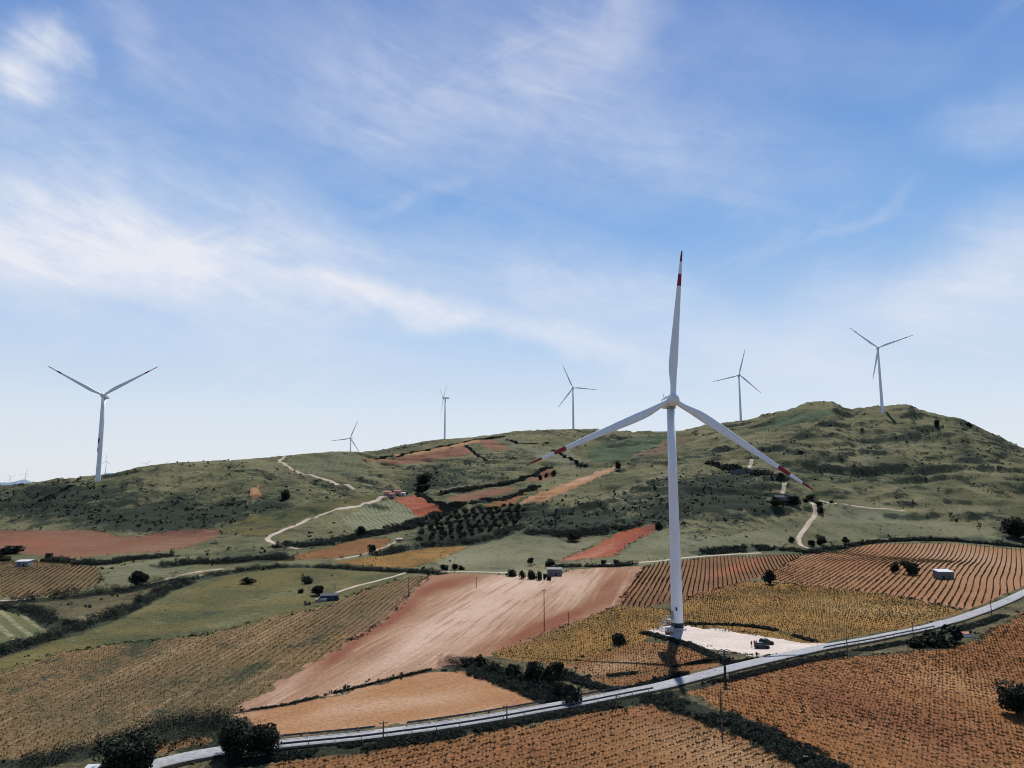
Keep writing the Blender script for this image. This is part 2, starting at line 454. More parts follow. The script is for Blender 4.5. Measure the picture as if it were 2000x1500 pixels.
def np_mesh(name, V, F, mat=None, smooth=False, attrs=None):
    """V (n,3), F (m,k) numpy arrays -> mesh datablock"""
    me = bpy.data.meshes.new(name)
    V = np.asarray(V, np.float32); F = np.asarray(F, np.int32)
    k = F.shape[1]
    me.vertices.add(len(V)); me.vertices.foreach_set('co', V.ravel())
    me.loops.add(F.size); me.loops.foreach_set('vertex_index', F.ravel())
    me.polygons.add(len(F))
    me.polygons.foreach_set('loop_start', np.arange(0, F.size, k, dtype=np.int32))
    if smooth:
        me.polygons.foreach_set('use_smooth', np.ones(len(F), bool))
    me.update(calc_edges=True)
    for an, av in (attrs or {}).items():
        at = me.attributes.new(an, 'FLOAT', 'POINT'); at.data.foreach_set('value', np.asarray(av, np.float32))
    if mat: me.materials.append(mat)
    return me


class MB:
    """collects simple shapes into ONE mesh object"""
    def __init__(s): s.v = []; s.f = []; s.m = []
    def add(s, vs, fs, mi=0):
        b = len(s.v); s.v += [tuple(p) for p in vs]
        for f in fs: s.f.append([i + b for i in f]); s.m.append(mi)
    def box(s, c, d, rz=0.0, top=1.0, mi=0):
        hx, hy, hz = d[0] / 2, d[1] / 2, d[2] / 2
        P = []
        for z, k in ((-hz, 1), (hz, top)):
            for x, y in ((-hx, -hy), (hx, -hy), (hx, hy), (-hx, hy)):
                x *= k; y *= k
                P.append((c[0] + x * math.cos(rz) - y * math.sin(rz), c[1] + x * math.sin(rz) + y * math.cos(rz), c[2] + z))
        s.add(P, [(3, 2, 1, 0), (4, 5, 6, 7), (0, 1, 5, 4), (1, 2, 6, 5), (2, 3, 7, 6), (3, 0, 4, 7)], mi)
    def tube(s, pts, rad, seg=8, mi=0, cap=True):
        pts = [Vector(p) for p in pts]
        rings = []
        for i, p in enumerate(pts):
            t = (pts[min(i + 1, len(pts) - 1)] - pts[max(i - 1, 0)]).normalized()
            a = t.cross(Vector((0, 0, 1)) if abs(t.z) < .9 else Vector((1, 0, 0))).normalized(); b = t.cross(a)
            r = rad[i] if hasattr(rad, '__len__') else rad
            rings.append([p + (a * math.cos(2 * math.pi * k / seg) + b * math.sin(2 * math.pi * k / seg)) * r for k in range(seg)])
        V = [q for r_ in rings for q in r_]
        F = []
        for i in range(len(pts) - 1):
            for k in range(seg):
                F.append((i * seg + k, i * seg + (k + 1) % seg, (i + 1) * seg + (k + 1) % seg, (i + 1) * seg + k))
        if cap:
            F.append(tuple(reversed(range(seg)))); F.append(tuple((len(pts) - 1) * seg + k for k in range(seg)))
        s.add(V, F, mi)
    def lathe(s, prof, seg=24, axis='z', c=(0, 0, 0), mi=0):
        V = []
        for r, z in prof:
            for k in range(seg):
                a = 2 * math.pi * k / seg
                p = (r * math.cos(a), r * math.sin(a), z) if axis == 'z' else (r * math.cos(a), z, r * math.sin(a))
                V.append((p[0] + c[0], p[1] + c[1], p[2] + c[2]))
        F = [(i * seg + k, i * seg + (k + 1) % seg, (i + 1) * seg + (k + 1) % seg, (i + 1) * seg + k) for i in range(len(prof) - 1) for k in range(seg)]
        F.append(tuple(reversed(range(seg)))); F.append(tuple((len(prof) - 1) * seg + k for k in range(seg)))
        s.add(V, F, mi)
    def mesh(s, name, mats, smooth=False, bevel=0.0):
        me = bpy.data.meshes.new(name)
        me.from_pydata(s.v, [], s.f)
        mats = mats if isinstance(mats, (list, tuple)) else [mats]
        for m in mats: me.materials.append(m)
        me.polygons.foreach_set('material_index', s.m)
        bm = bmesh.new(); bm.from_mesh(me)
        bmesh.ops.recalc_face_normals(bm, faces=bm.faces[:])
        if bevel > 0:
            bmesh.ops.bevel(bm, geom=bm.edges[:], offset=bevel, segments=2, affect='EDGES', clamp_overlap=True)
        if smooth:
            for f in bm.faces: f.smooth = True
        bm.to_mesh(me); bm.free()
        return me
    def build(s, name, mats, parent=None, smooth=False, bevel=0.0, loc=None, rot=None):
        o = bpy.data.objects.new(name, s.mesh(name, mats, smooth, bevel))
        if loc: o.location = loc
        if rot: o.rotation_euler = rot
        return link(o, parent)


def obj(name, me, parent=None, loc=None, rot=None, scale=None):
    o = bpy.data.objects.new(name, me)
    if loc is not None: o.location = loc
    if rot is not None: o.rotation_euler = rot
    if scale is not None: o.scale = scale
    return link(o, parent)


# ------------------------------------------------------------------ the layout of the fields, roads and scrub
FIELDS = []   # (name, label, material, polygon in the picture)
def fld(name, mat, label, *p):
    FIELDS.append((name, label, mat, list(p)))

fld('meadow', 'meadow', 'broad green meadow on the left beyond the hedgerow', (-60, 1300), (60, 1262), (120, 1245), (200, 1215), (260, 1180), (340, 1143), (430, 1120), (560, 1108), (700, 1112), (800, 1118), (720, 1150), (640, 1185), (560, 1205), (500, 1215), (400, 1240), (250, 1255), (120, 1275), (-60, 1330))
fld('meadow', 'palegrass', 'rounded pale green mound above the pink ploughed field', (850, 1100), (870, 1075), (930, 1060), (990, 1040), (1060, 1035), (1110, 1062), (1180, 1052), (1120, 1085), (1060, 1100), (1000, 1115), (940, 1117), (870, 1115))
fld('meadow', 'palegrass', 'pale green slope to the right of the red triangular field', (1110, 1097), (1200, 1088), (1235, 1062), (1285, 1030), (1400, 1050), (1500, 1030), (1590, 1000), (1560, 1055), (1480, 1078), (1330, 1088), (1200, 1098))
fld('meadow', 'palegrass', 'pale green slope at the foot of the big hill', (1590, 1060), (1610, 1005), (1640, 985), (1760, 1000), (1860, 1020), (1950, 1040), (2000, 1058), (1900, 1052), (1750, 1045), (1680, 1055))
fld('meadow', 'palegrass', 'pale grass patch beside the lone roadside tree on the left', (200, 1132), (228, 1106), (300, 1093), (390, 1083), (372, 1112), (300, 1126), (255, 1142), (205, 1143))
fld('meadow', 'meadow', 'green slope above the left dirt track', (430, 1030), (500, 1005), (640, 975), (740, 965), (750, 972), (690, 985), (600, 1010), (515, 1048), (470, 1045))
fld('meadow', 'palegrass', 'pale green square field high on the ridge', (1030, 880), (1095, 868), (1120, 885), (1140, 908), (1095, 922), (1070, 908), (1050, 900))
fld('meadow', 'palegrass', 'pale green strip between the small red ridge fields', (925, 868), (990, 852), (1040, 866), (1000, 878), (975, 868))
fld('pasture', 'greenhill', 'bright green pasture strip under the far right summit', (1490, 828), (1550, 808), (1600, 800), (1645, 806), (1600, 818), (1540, 832), (1480, 845))
fld('pasture', 'greenhill', 'bright green slope left of the brown crest field', (1150, 880), (1200, 858), (1290, 850), (1320, 852), (1235, 890), (1190, 905), (1150, 900))
fld('crop_field', 'cropleft', 'green crop field with pale stripes at the far left', (-60, 1185), (60, 1198), (105, 1217), (85, 1240), (20, 1258), (-60, 1272))
fld('crop_field', 'greenrow', 'green striped field under the pink farmhouses', (668, 1015), (720, 985), (765, 976), (790, 990), (820, 1010), (780, 1030), (725, 1036), (690, 1036))
fld('crop_field', 'greenfar', 'green vineyard on the ridge beside the dirt track', (560, 895), (640, 884), (720, 888), (700, 905), (722, 920), (680, 930), (600, 926), (572, 908))
fld('crop_field', 'brown', 'brown field beyond the turbine tower near the crest', (1232, 893), (1320, 857), (1348, 850), (1342, 862), (1290, 886))
fld('ploughed_field', 'redsoil', 'long red ploughed field under the left hill', (-60, 1036), (90, 1036), (185, 1035), (215, 1042), (240, 1049), (270, 1048), (330, 1037), (400, 1033), (425, 1034), (434, 1042), (400, 1058), (370, 1068), (300, 1078), (220, 1083), (130, 1091), (90, 1086), (40, 1079), (-60, 1070))
fld('ploughed_field', 'pink', 'large pink ploughed field with pale tractor streaks', (800, 1160), (830, 1126), (880, 1119), (1000, 1124), (1080, 1130), (1110, 1113), (1180, 1108), (1256, 1107), (1240, 1140), (1206, 1181), (1150, 1203), (1060, 1236), (960, 1278), (890, 1300), (840, 1305), (700, 1341), (560, 1376), (460, 1390), (560, 1325), (640, 1280), (760, 1205))
fld('ploughed_field', 'orange', 'smooth orange ploughed field beside the road', (462, 1393), (560, 1379), (700, 1345), (850, 1310), (900, 1312), (980, 1330), (1030, 1355), (1070, 1384), (950, 1407), (800, 1430), (540, 1450), (490, 1412))
fld('ploughed_field', 'deepred', 'deep red triangular field on the mid slope', (1085, 1096), (1130, 1080), (1170, 1064), (1180, 1056), (1215, 1035), (1282, 1024), (1286, 1032), (1230, 1062), (1200, 1085), (1150, 1092))
fld('ploughed_field', 'redsoil', 'narrow red field in the middle valley', (872, 972), (930, 960), (1004, 951), (1000, 961), (890, 984))
fld('ploughed_field', 'deepred', 'red field under the pink farmhouses', (772, 975), (815, 966), (870, 995), (845, 1003), (820, 1011), (795, 992))
fld('ploughed_field', 'redsoil', 'long red strip field high on the ridge', (680, 893), (760, 897), (780, 893), (840, 884), (905, 871), (921, 886), (800, 905), (765, 906), (740, 902))
fld('ploughed_field', 'redsoil', 'small red square field on the ridge', (930, 863), (962, 857), (996, 878), (960, 880))
fld('ploughed_field', 'orange', 'thin pale strip of bare soil on the ridge', (770, 889), (850, 876), (935, 859), (940, 862), (860, 880), (780, 892))
fld('ploughed_field', 'redsoil', 'small red field behind three round bushes', (1024, 941), (1070, 915), (1084, 925), (1060, 939))
fld('ploughed_field', 'orange', 'bare red erosion scar on the left hillside', (488, 972), (492, 953), (505, 948), (514, 968), (505, 972))
fld('vineyard_ground', 'orange', 'long orange strip field on the middle slope', (1005, 984), (1060, 960), (1120, 938), (1200, 911), (1202, 919), (1100, 962), (1060, 979))
fld('vineyard_ground', 'vineor', 'orange and green strip field in the middle valley', (940, 988), (1020, 962), (1040, 958), (1000, 985), (960, 995))
fld('vineyard_ground', 'vineor', 'orange vineyard strip above the mid valley path', (540, 1095), (600, 1079), (700, 1054), (765, 1050), (745, 1076), (640, 1091))
fld('vineyard_ground', 'vineol', 'olive vineyard strip below the mid valley path', (640, 1099), (740, 1086), (870, 1067), (915, 1068), (855, 1095), (800, 1110))
fld('vineyard_ground', 'vineleft', 'brown vineyard beside the white roofed hut', (-60, 1112), (30, 1096), (120, 1096), (150, 1106), (190, 1108), (197, 1122), (194, 1140), (160, 1150), (100, 1161), (-60, 1170))
fld('vineyard_ground', 'vinebig', 'wide dry vineyard sloping across the left foreground', (-60, 1330), (120, 1275), (250, 1255), (400, 1240), (500, 1213), (640, 1180), (720, 1150), (800, 1127), (838, 1128), (800, 1160), (765, 1203), (640, 1280), (560, 1325), (458, 1388), (400, 1398), (340, 1420), (200, 1455), (-60, 1500))
fld('vineyard_ground', 'vineol', 'olive vineyard left of the turbine', (975, 1272), (1060, 1238), (1206, 1184), (1260, 1186), (1312, 1192), (1312, 1222), (1280, 1234), (1262, 1252), (1200, 1266), (1100, 1295), (1080, 1300), (960, 1282))
fld('vineyard_ground', 'vineor', 'orange vineyard in front of the turbine', (1098, 1297), (1200, 1267), (1264, 1254), (1300, 1258), (1350, 1268), (1412, 1290), (1405, 1318), (1370, 1330), (1240, 1356), (1200, 1343), (1150, 1322))
fld('vineyard_ground', 'vinedark', 'dark striped vineyard behind the turbine', (1205, 1183), (1256, 1108), (1300, 1098), (1400, 1088), (1500, 1086), (1572, 1083), (1520, 1112), (1470, 1132), (1345, 1166), (1262, 1186))
fld('vineyard_ground', 'vinestripe', 'large striped vineyard around the flat roofed hut', (1480, 1130), (1520, 1110), (1565, 1085), (1640, 1075), (1700, 1063), (1850, 1061), (2000, 1074), (2100, 1085), (2100, 1110), (2000, 1152), (1950, 1172), (1905, 1193), (1880, 1189), (1740, 1162), (1610, 1147), (1540, 1140))
fld('vineyard_ground', 'vineol', 'golden vineyard between the turbine pad and the striped vineyard', (1312, 1192), (1345, 1166), (1450, 1136), (1540, 1140), (1610, 1147), (1750, 1165), (1830, 1180), (1892, 1195), (1850, 1216), (1700, 1250), (1650, 1254), (1575, 1254), (1530, 1248), (1440, 1234), (1345, 1221), (1316, 1223))
fld('vineyard_ground', 'vinered', 'red brown vineyard filling the right foreground', (1340, 1352), (1420, 1325), (1560, 1294), (1660, 1286), (1880, 1262), (2000, 1197), (2200, 1150), (2200, 1640), (1700, 1560), (1650, 1510), (1480, 1412), (1380, 1372))
fld('vineyard_ground', 'vineor', 'orange vineyard below the road in the centre foreground', (440, 1540), (540, 1492), (700, 1472), (900, 1442), (1100, 1403), (1268, 1373), (1330, 1402), (1450, 1440), (1620, 1520), (1700, 1640), (300, 1640))
fld('orchard_ground', 'orchard', 'dark ground under the olive grove', (815, 1033), (880, 998), (960, 990), (1037, 983), (1030, 1012), (1000, 1036), (900, 1062), (815, 1064))
fld('vineyard_ground', 'vineor', 'small plot of vines behind the roadside trees', (270, 1478), (360, 1440), (405, 1442), (400, 1462), (310, 1482))
fld('gravel_pad', 'gravel', 'pale gravel pad around the turbine base', (1272, 1232), (1300, 1224), (1345, 1222), (1440, 1234), (1530, 1249), (1575, 1255), (1665, 1254), (1640, 1264), (1585, 1272), (1500, 1283), (1430, 1275), (1370, 1262), (1340, 1252), (1290, 1242))

ROAD_PX = [(255, 1512), (310, 1491), (350, 1482), (410, 1473), (470, 1466), (560, 1456), (700, 1443), (850, 1424), (1000, 1399), (1150, 1371), (1290, 1344), (1400, 1315), (1500, 1291), (1600, 1268), (1700, 1251), (1800, 1231), (1880, 1209), (1940, 1187), (2000, 1160), (2080, 1120)]
TRACKS = [  # (label, picture polyline, width)
    ('pale hairpin dirt track climbing to the left ridge', [(556, 891), (541, 894), (536, 900), (548, 908), (575, 918), (600, 927), (640, 938), (695, 957)], 3.4),
    ('long pale dirt track below the pink farmhouses', [(760, 968), (745, 975), (700, 988), (640, 1000), (580, 1025), (517, 1050), (514, 1055), (540, 1063), (587, 1073)], 3.2),
    ('thin pale path across the green meadow', [(803, 1114), (785, 1122), (740, 1134), (690, 1146), (655, 1158)], 1.3),
    ('pale lane beside the lone tree on the left', [(232, 1148), (290, 1141), (350, 1124), (400, 1115), (437, 1111)], 2.4),
    ('pale lane at the far left edge', [(-20, 1174), (30, 1173), (75, 1168)], 2),
    ('winding pale track on the right hill foot', [(1586, 982), (1595, 992), (1599, 1000), (1580, 1022), (1556, 1048), (1552, 1060), (1565, 1069), (1585, 1072)], 3.0),
    ('short pale track above the dark farm shed', [(1536, 944), (1529, 955), (1527, 966)], 3),
    ('short pale track above the ruined wall', [(1471, 897), (1467, 906), (1463, 916)], 3.2),
    ('pale lane along the top of the pink ploughed field', [(858, 1117), (920, 1117), (1000, 1119)], 2.2),
    ('pale lane above the dark striped vineyard', [(1140, 1104), (1230, 1100), (1290, 1096), (1340, 1089), (1410, 1084), (1490, 1080)], 2.2),
    ('faint pale footpath on the right slope', [(1600, 977), (1640, 985), (1700, 993), (1768, 997)], 1.8),
    ('faint path between the middle valley strips', [(655, 1093), (700, 1086), (760, 1066), (775, 1057)], 1.6),
]
# (cx, cy, rx, ry, angle, strength) of scrubby dark ground, and of shade painted into the colour, by picture place
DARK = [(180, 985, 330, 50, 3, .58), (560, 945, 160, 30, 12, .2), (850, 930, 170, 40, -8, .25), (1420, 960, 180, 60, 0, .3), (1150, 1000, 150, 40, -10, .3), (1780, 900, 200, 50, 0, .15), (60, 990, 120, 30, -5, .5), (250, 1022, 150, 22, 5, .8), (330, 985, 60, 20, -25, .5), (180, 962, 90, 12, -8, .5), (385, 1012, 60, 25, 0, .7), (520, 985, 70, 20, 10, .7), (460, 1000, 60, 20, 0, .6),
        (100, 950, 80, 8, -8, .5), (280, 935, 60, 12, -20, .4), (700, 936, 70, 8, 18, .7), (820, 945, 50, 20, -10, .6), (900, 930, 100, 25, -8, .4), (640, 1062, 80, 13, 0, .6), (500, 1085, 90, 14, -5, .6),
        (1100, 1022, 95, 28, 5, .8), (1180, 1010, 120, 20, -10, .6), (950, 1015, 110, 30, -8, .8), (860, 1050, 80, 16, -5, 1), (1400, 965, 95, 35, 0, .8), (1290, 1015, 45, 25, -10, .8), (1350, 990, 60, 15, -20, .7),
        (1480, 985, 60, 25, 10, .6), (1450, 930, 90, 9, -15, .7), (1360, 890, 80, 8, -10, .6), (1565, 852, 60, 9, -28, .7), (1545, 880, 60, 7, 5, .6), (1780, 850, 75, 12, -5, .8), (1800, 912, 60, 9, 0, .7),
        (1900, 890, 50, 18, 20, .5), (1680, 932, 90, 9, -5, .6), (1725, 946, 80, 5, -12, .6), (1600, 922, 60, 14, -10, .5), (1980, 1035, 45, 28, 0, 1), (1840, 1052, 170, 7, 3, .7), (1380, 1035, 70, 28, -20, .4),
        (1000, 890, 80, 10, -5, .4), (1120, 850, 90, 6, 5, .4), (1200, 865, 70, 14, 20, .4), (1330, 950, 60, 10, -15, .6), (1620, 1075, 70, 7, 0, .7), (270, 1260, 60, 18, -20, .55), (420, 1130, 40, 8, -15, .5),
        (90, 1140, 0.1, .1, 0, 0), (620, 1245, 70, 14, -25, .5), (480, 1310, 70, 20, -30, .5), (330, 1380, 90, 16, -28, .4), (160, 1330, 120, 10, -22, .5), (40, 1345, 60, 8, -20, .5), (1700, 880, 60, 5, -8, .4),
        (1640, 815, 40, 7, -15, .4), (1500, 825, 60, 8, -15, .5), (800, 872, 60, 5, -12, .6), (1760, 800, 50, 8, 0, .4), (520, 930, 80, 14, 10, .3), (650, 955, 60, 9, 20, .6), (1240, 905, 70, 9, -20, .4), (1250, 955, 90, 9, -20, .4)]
# (cx, cy, rx, ry, angle, strength): positive pale, negative red
TINT = [(950, 1190, 150, 45, -30, .95), (1030, 1136, 110, 16, -3, .9), (790, 1270, 140, 22, -36, .7), (1130, 1155, 60, 22, -35, .7), (880, 1140, 70, 13, -12, -1.0), (775, 1200, 75, 17, -35, -1.0), (660, 1280, 90, 13, -36, -.9),
        (1110, 1205, 120, 15, -24, -.9), (1190, 1138, 40, 18, -35, -.8), (1040, 1232, 90, 10, -26, -.7), (560, 1345, 90, 12, -34, .5), (960, 1255, 60, 10, -28, -.5), (880, 1330, 120, 14, 0, -.3), (760, 1375, 220, 14, -6, .6), (560, 1395, 80, 10, -10, -.5),
        (1000, 1370, 60, 14, 10, -.6), (900, 1400, 200, 12, -9, .4), (1640, 1370, 160, 40, 20, -.7), (1850, 1440, 150, 50, 25, -.6), (1500, 1340, 120, 12, -8, .3), (1850, 1330, 120, 30, 15, .5), (1400, 1470, 160, 40, 15, .4), (1250, 1390, 60, 12, 10, -.5),
        (900, 1480, 160, 20, -10, -.5), (1200, 1300, 90, 16, -12, .5), (1390, 1300, 60, 12, 10, -.4), (1700, 1190, 160, 14, 5, .5), (1480, 1180, 80, 16, -8, -.3), (1400, 1155, 70, 9, -15, -.6), (1440, 1110, 60, 8, -15, -.8), (1700, 1090, 90, 12, -5, -.3),
        (1880, 1090, 130, 22, 5, .5), (450, 1215, 90, 10, -15, .4), (520, 1240, 160, 10, -26, .5), (300, 1290, 140, 9, -24, .5), (240, 1100, 0.1, .1, 0, 0), (60, 1060, 60, 14, 0, -.5), (1225, 1060, 50, 8, -30, -.8), (1180, 1075, 60, 8, -20, .3),
        (1080, 970, 80, 6, -22, -.3), (1150, 932, 60, 6, -22, .5), (1250, 950, 80, 8, -25, .5), (1330, 1060, 90, 10, -5, .5), (1700, 1010, 120, 12, 3, .6), (1230, 960, 100, 8, -22, .5), (1500, 920, 50, 10, 0, .5), (1400, 880, 80, 5, -12, .5), (1720, 875, 100, 8, 0, .4), (1650, 905, 80, 8, -10, .4),
        (560, 920, 80, 10, 10, .3), (740, 950, 40, 14, 25, .5), (300, 1180, 100, 10, -25, .3), (560, 1160, 120, 12, -12, .35), (900, 1090, 60, 12, 0, .5), (1090, 895, 50, 12, 20, .4), (880, 945, 70, 10, -5, .4), (1900, 1000, 90, 12, 20, .3), (1530, 990, 60, 14, 0, .35)]


HEDGES = [
    ('long dark hedgerow between the meadow and the left plots', [(-40, 1288), (0, 1276), (60, 1256), (120, 1241), (200, 1213), (250, 1191), (300, 1163), (360, 1139), (430, 1121), (500, 1112), (545, 1108)], 8, 3.6),
    ('dark hedgerow along the top of the far left crop field', [(-30, 1186), (40, 1188), (80, 1202), (110, 1218), (130, 1228)], 7, 3.2),
    ('dark hedgerow below the brown hut vineyard', [(20, 1176), (80, 1172), (140, 1166), (200, 1160), (250, 1154), (310, 1140), (360, 1132)], 10, 4.5),
    ('grey green hedgerow between the red field and the lane', [(105, 1096), (150, 1100), (200, 1104), (240, 1094), (300, 1089), (330, 1086)], 9, 3),
    ('scrubby hedgerow beside the pale lane on the left', [(330, 1106), (380, 1098), (440, 1100), (500, 1090), (560, 1092)], 14, 3.5),
    ('dark belt of scrub over the wide meadow', [(545, 1107), (600, 1106), (660, 1110), (720, 1114), (790, 1117), (858, 1120)], 8, 3.4),
    ('dark belt of scrub under the hairpin track', [(545, 1068), (600, 1066), (660, 1058), (700, 1048), (740, 1042), (790, 1030), (830, 1016), (868, 1004)], 13, 3.6),
    ('black belt of trees along the foot of the olive grove', [(740, 1084), (780, 1074), (830, 1066), (880, 1064), (930, 1061), (980, 1046), (1010, 1030)], 11, 5),
    ('dark hedge climbing past the narrow red field', [(860, 965), (900, 958), (960, 950), (1005, 944), (1040, 930), (1072, 914)], 9, 3.5),
    ('dark hedge along the lower edge of the strip fields', [(880, 990), (920, 984), (960, 978), (1000, 972), (1050, 950)], 8, 2.6),
    ('dense scrub filling the roadside thicket', [(895, 1298), (930, 1306), (970, 1316), (1010, 1328), (1050, 1342), (1090, 1352)], 9, 3.2),
    ('low scrub along the near side of the roadside thicket', [(930, 1316), (980, 1332), (1030, 1350), (1070, 1366), (1110, 1382)], 5, 1.8),
    ('weedy dark ditch between the two foreground vineyards', [(1278, 1366), (1330, 1381), (1400, 1405), (1480, 1435), (1560, 1475), (1640, 1521)], 7.5, 1.7),
    ('green verge bushes at the foot of the orange turbine vineyard', [(1092, 1316), (1140, 1335), (1190, 1349), (1230, 1350), (1290, 1333), (1345, 1319)], 4, 1.2),
    ('dark hedgerow below the wide dry vineyard', [(-20, 1502), (80, 1489), (160, 1470), (230, 1450), (300, 1428), (350, 1412), (410, 1412), (450, 1418)], 6, 3.6),
    ('dark hedge line along the top of the striped vineyard', [(1575, 1080), (1640, 1070), (1700, 1059), (1780, 1054), (1850, 1055), (1930, 1062), (2010, 1070)], 5, 2.2),
    ('dark scrub at the head of the dark striped vineyard', [(1370, 1080), (1440, 1074), (1500, 1070), (1560, 1076), (1590, 1080)], 12, 3),
    ('weeds along the lower edge of the gravel pad', [(1262, 1238), (1300, 1248), (1340, 1258), (1380, 1276), (1412, 1290)], 3, 1.2),
    ('weedy strip between the gravel pad and the road', [(1420, 1298), (1470, 1290), (1520, 1281), (1570, 1272)], 2.5, 1.0),
    ('dark ditch above the gravel pad', [(1345, 1219), (1400, 1220), (1450, 1222), (1500, 1228), (1545, 1240), (1590, 1253)], 2.2, .9),
    ('dark ditch through the orange turbine vineyard', [(1145, 1322), (1200, 1320), (1290, 1310), (1340, 1300), (1405, 1287)], 1.6, .9),
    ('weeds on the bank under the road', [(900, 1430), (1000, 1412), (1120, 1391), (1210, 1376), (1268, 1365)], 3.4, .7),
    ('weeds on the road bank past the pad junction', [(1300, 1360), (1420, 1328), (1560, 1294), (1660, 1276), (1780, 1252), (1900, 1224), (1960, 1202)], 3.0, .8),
    ('dark bushes behind the roadside pair of trees', [(360, 1430), (400, 1425), (440, 1436), (420, 1448), (385, 1440)], 12, 5),
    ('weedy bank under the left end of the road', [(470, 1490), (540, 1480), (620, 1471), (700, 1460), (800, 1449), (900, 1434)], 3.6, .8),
    ('dark scrub belt above the red triangular field', [(1040, 1040), (1100, 1045), (1150, 1042), (1200, 1034), (1240, 1020)], 16, 4),
    ('dark scrub belt below the pale slope lane', [(1090, 1108), (1110, 1106), (1150, 1107), (1200, 1106), (1240, 1103)], 5, 3),
    ('dark hedge between the green crop and the red field', [(815, 966), (845, 980), (872, 995), (880, 998)], 5, 2.2),
    ('low weedy line between the pink and orange fields', [(470, 1390), (560, 1377), (640, 1358), (700, 1343), (780, 1323), (840, 1308)], .8, .5),
    ('dark hedge on the hill crest beside the ridge fields', [(735, 897), (800, 885), (860, 874), (930, 858), (985, 853)], 5, 1.6),
    ('thin dark hedge down the pale ridge field', [(1080, 880), (1105, 893), (1130, 906), (1145, 912)], 4, 1.8),
    ('thin dark hedge across the ridge grass', [(990, 860), (1010, 868), (1050, 866), (1070, 866)], 4, 1.6),
    ('thin dark hedge beside the long red ridge strip', [(908, 872), (920, 882), (935, 892), (950, 900)], 4, 1.6),
    ('dark scrub around the ruined wall', [(1390, 905), (1430, 918), (1480, 925), (1520, 930)], 14, 3),
]

def blobs(px, py, L):
    out = np.zeros(len(px))
    for cx, cy, rx, ry, an, s in L:
        if s == 0: continue
        a = R(an); dx = px - cx; dy = py - cy
        u = (dx * math.cos(a) + dy * math.sin(a)) / rx; v = (-dx * math.sin(a) + dy * math.cos(a)) / ry
        out += s * np.exp(-(u * u + v * v) * 1.1)
    return out


def world_poly(p, step=14):
    q = dens(p, step)
    return hit(q[:, 0], q[:, 1])[:, :2]


POLYS = [world_poly(p) for _, _, _, p in FIELDS]


def spline(px, step):
    q = dens(px, 10, False)
    w = hit(q[:, 0], q[:, 1])[:, :2]
    for _ in range(3):      # smooth out the raycast steps
        w[1:-1] = (w[:-2] + 2 * w[1:-1] + w[2:]) / 4
    seg = np.r_[0, np.cumsum(np.hypot(*np.diff(w, axis=0).T))]
    t = np.arange(0, seg[-1], step)
    return np.c_[np.interp(t, seg, w[:, 0]), np.interp(t, seg, w[:, 1])]


ROAD = spline(ROAD_PX, 1.5)
for _ in range(30): ROAD[1:-1] = (ROAD[:-2] + 2 * ROAD[1:-1] + ROAD[2:]) / 4

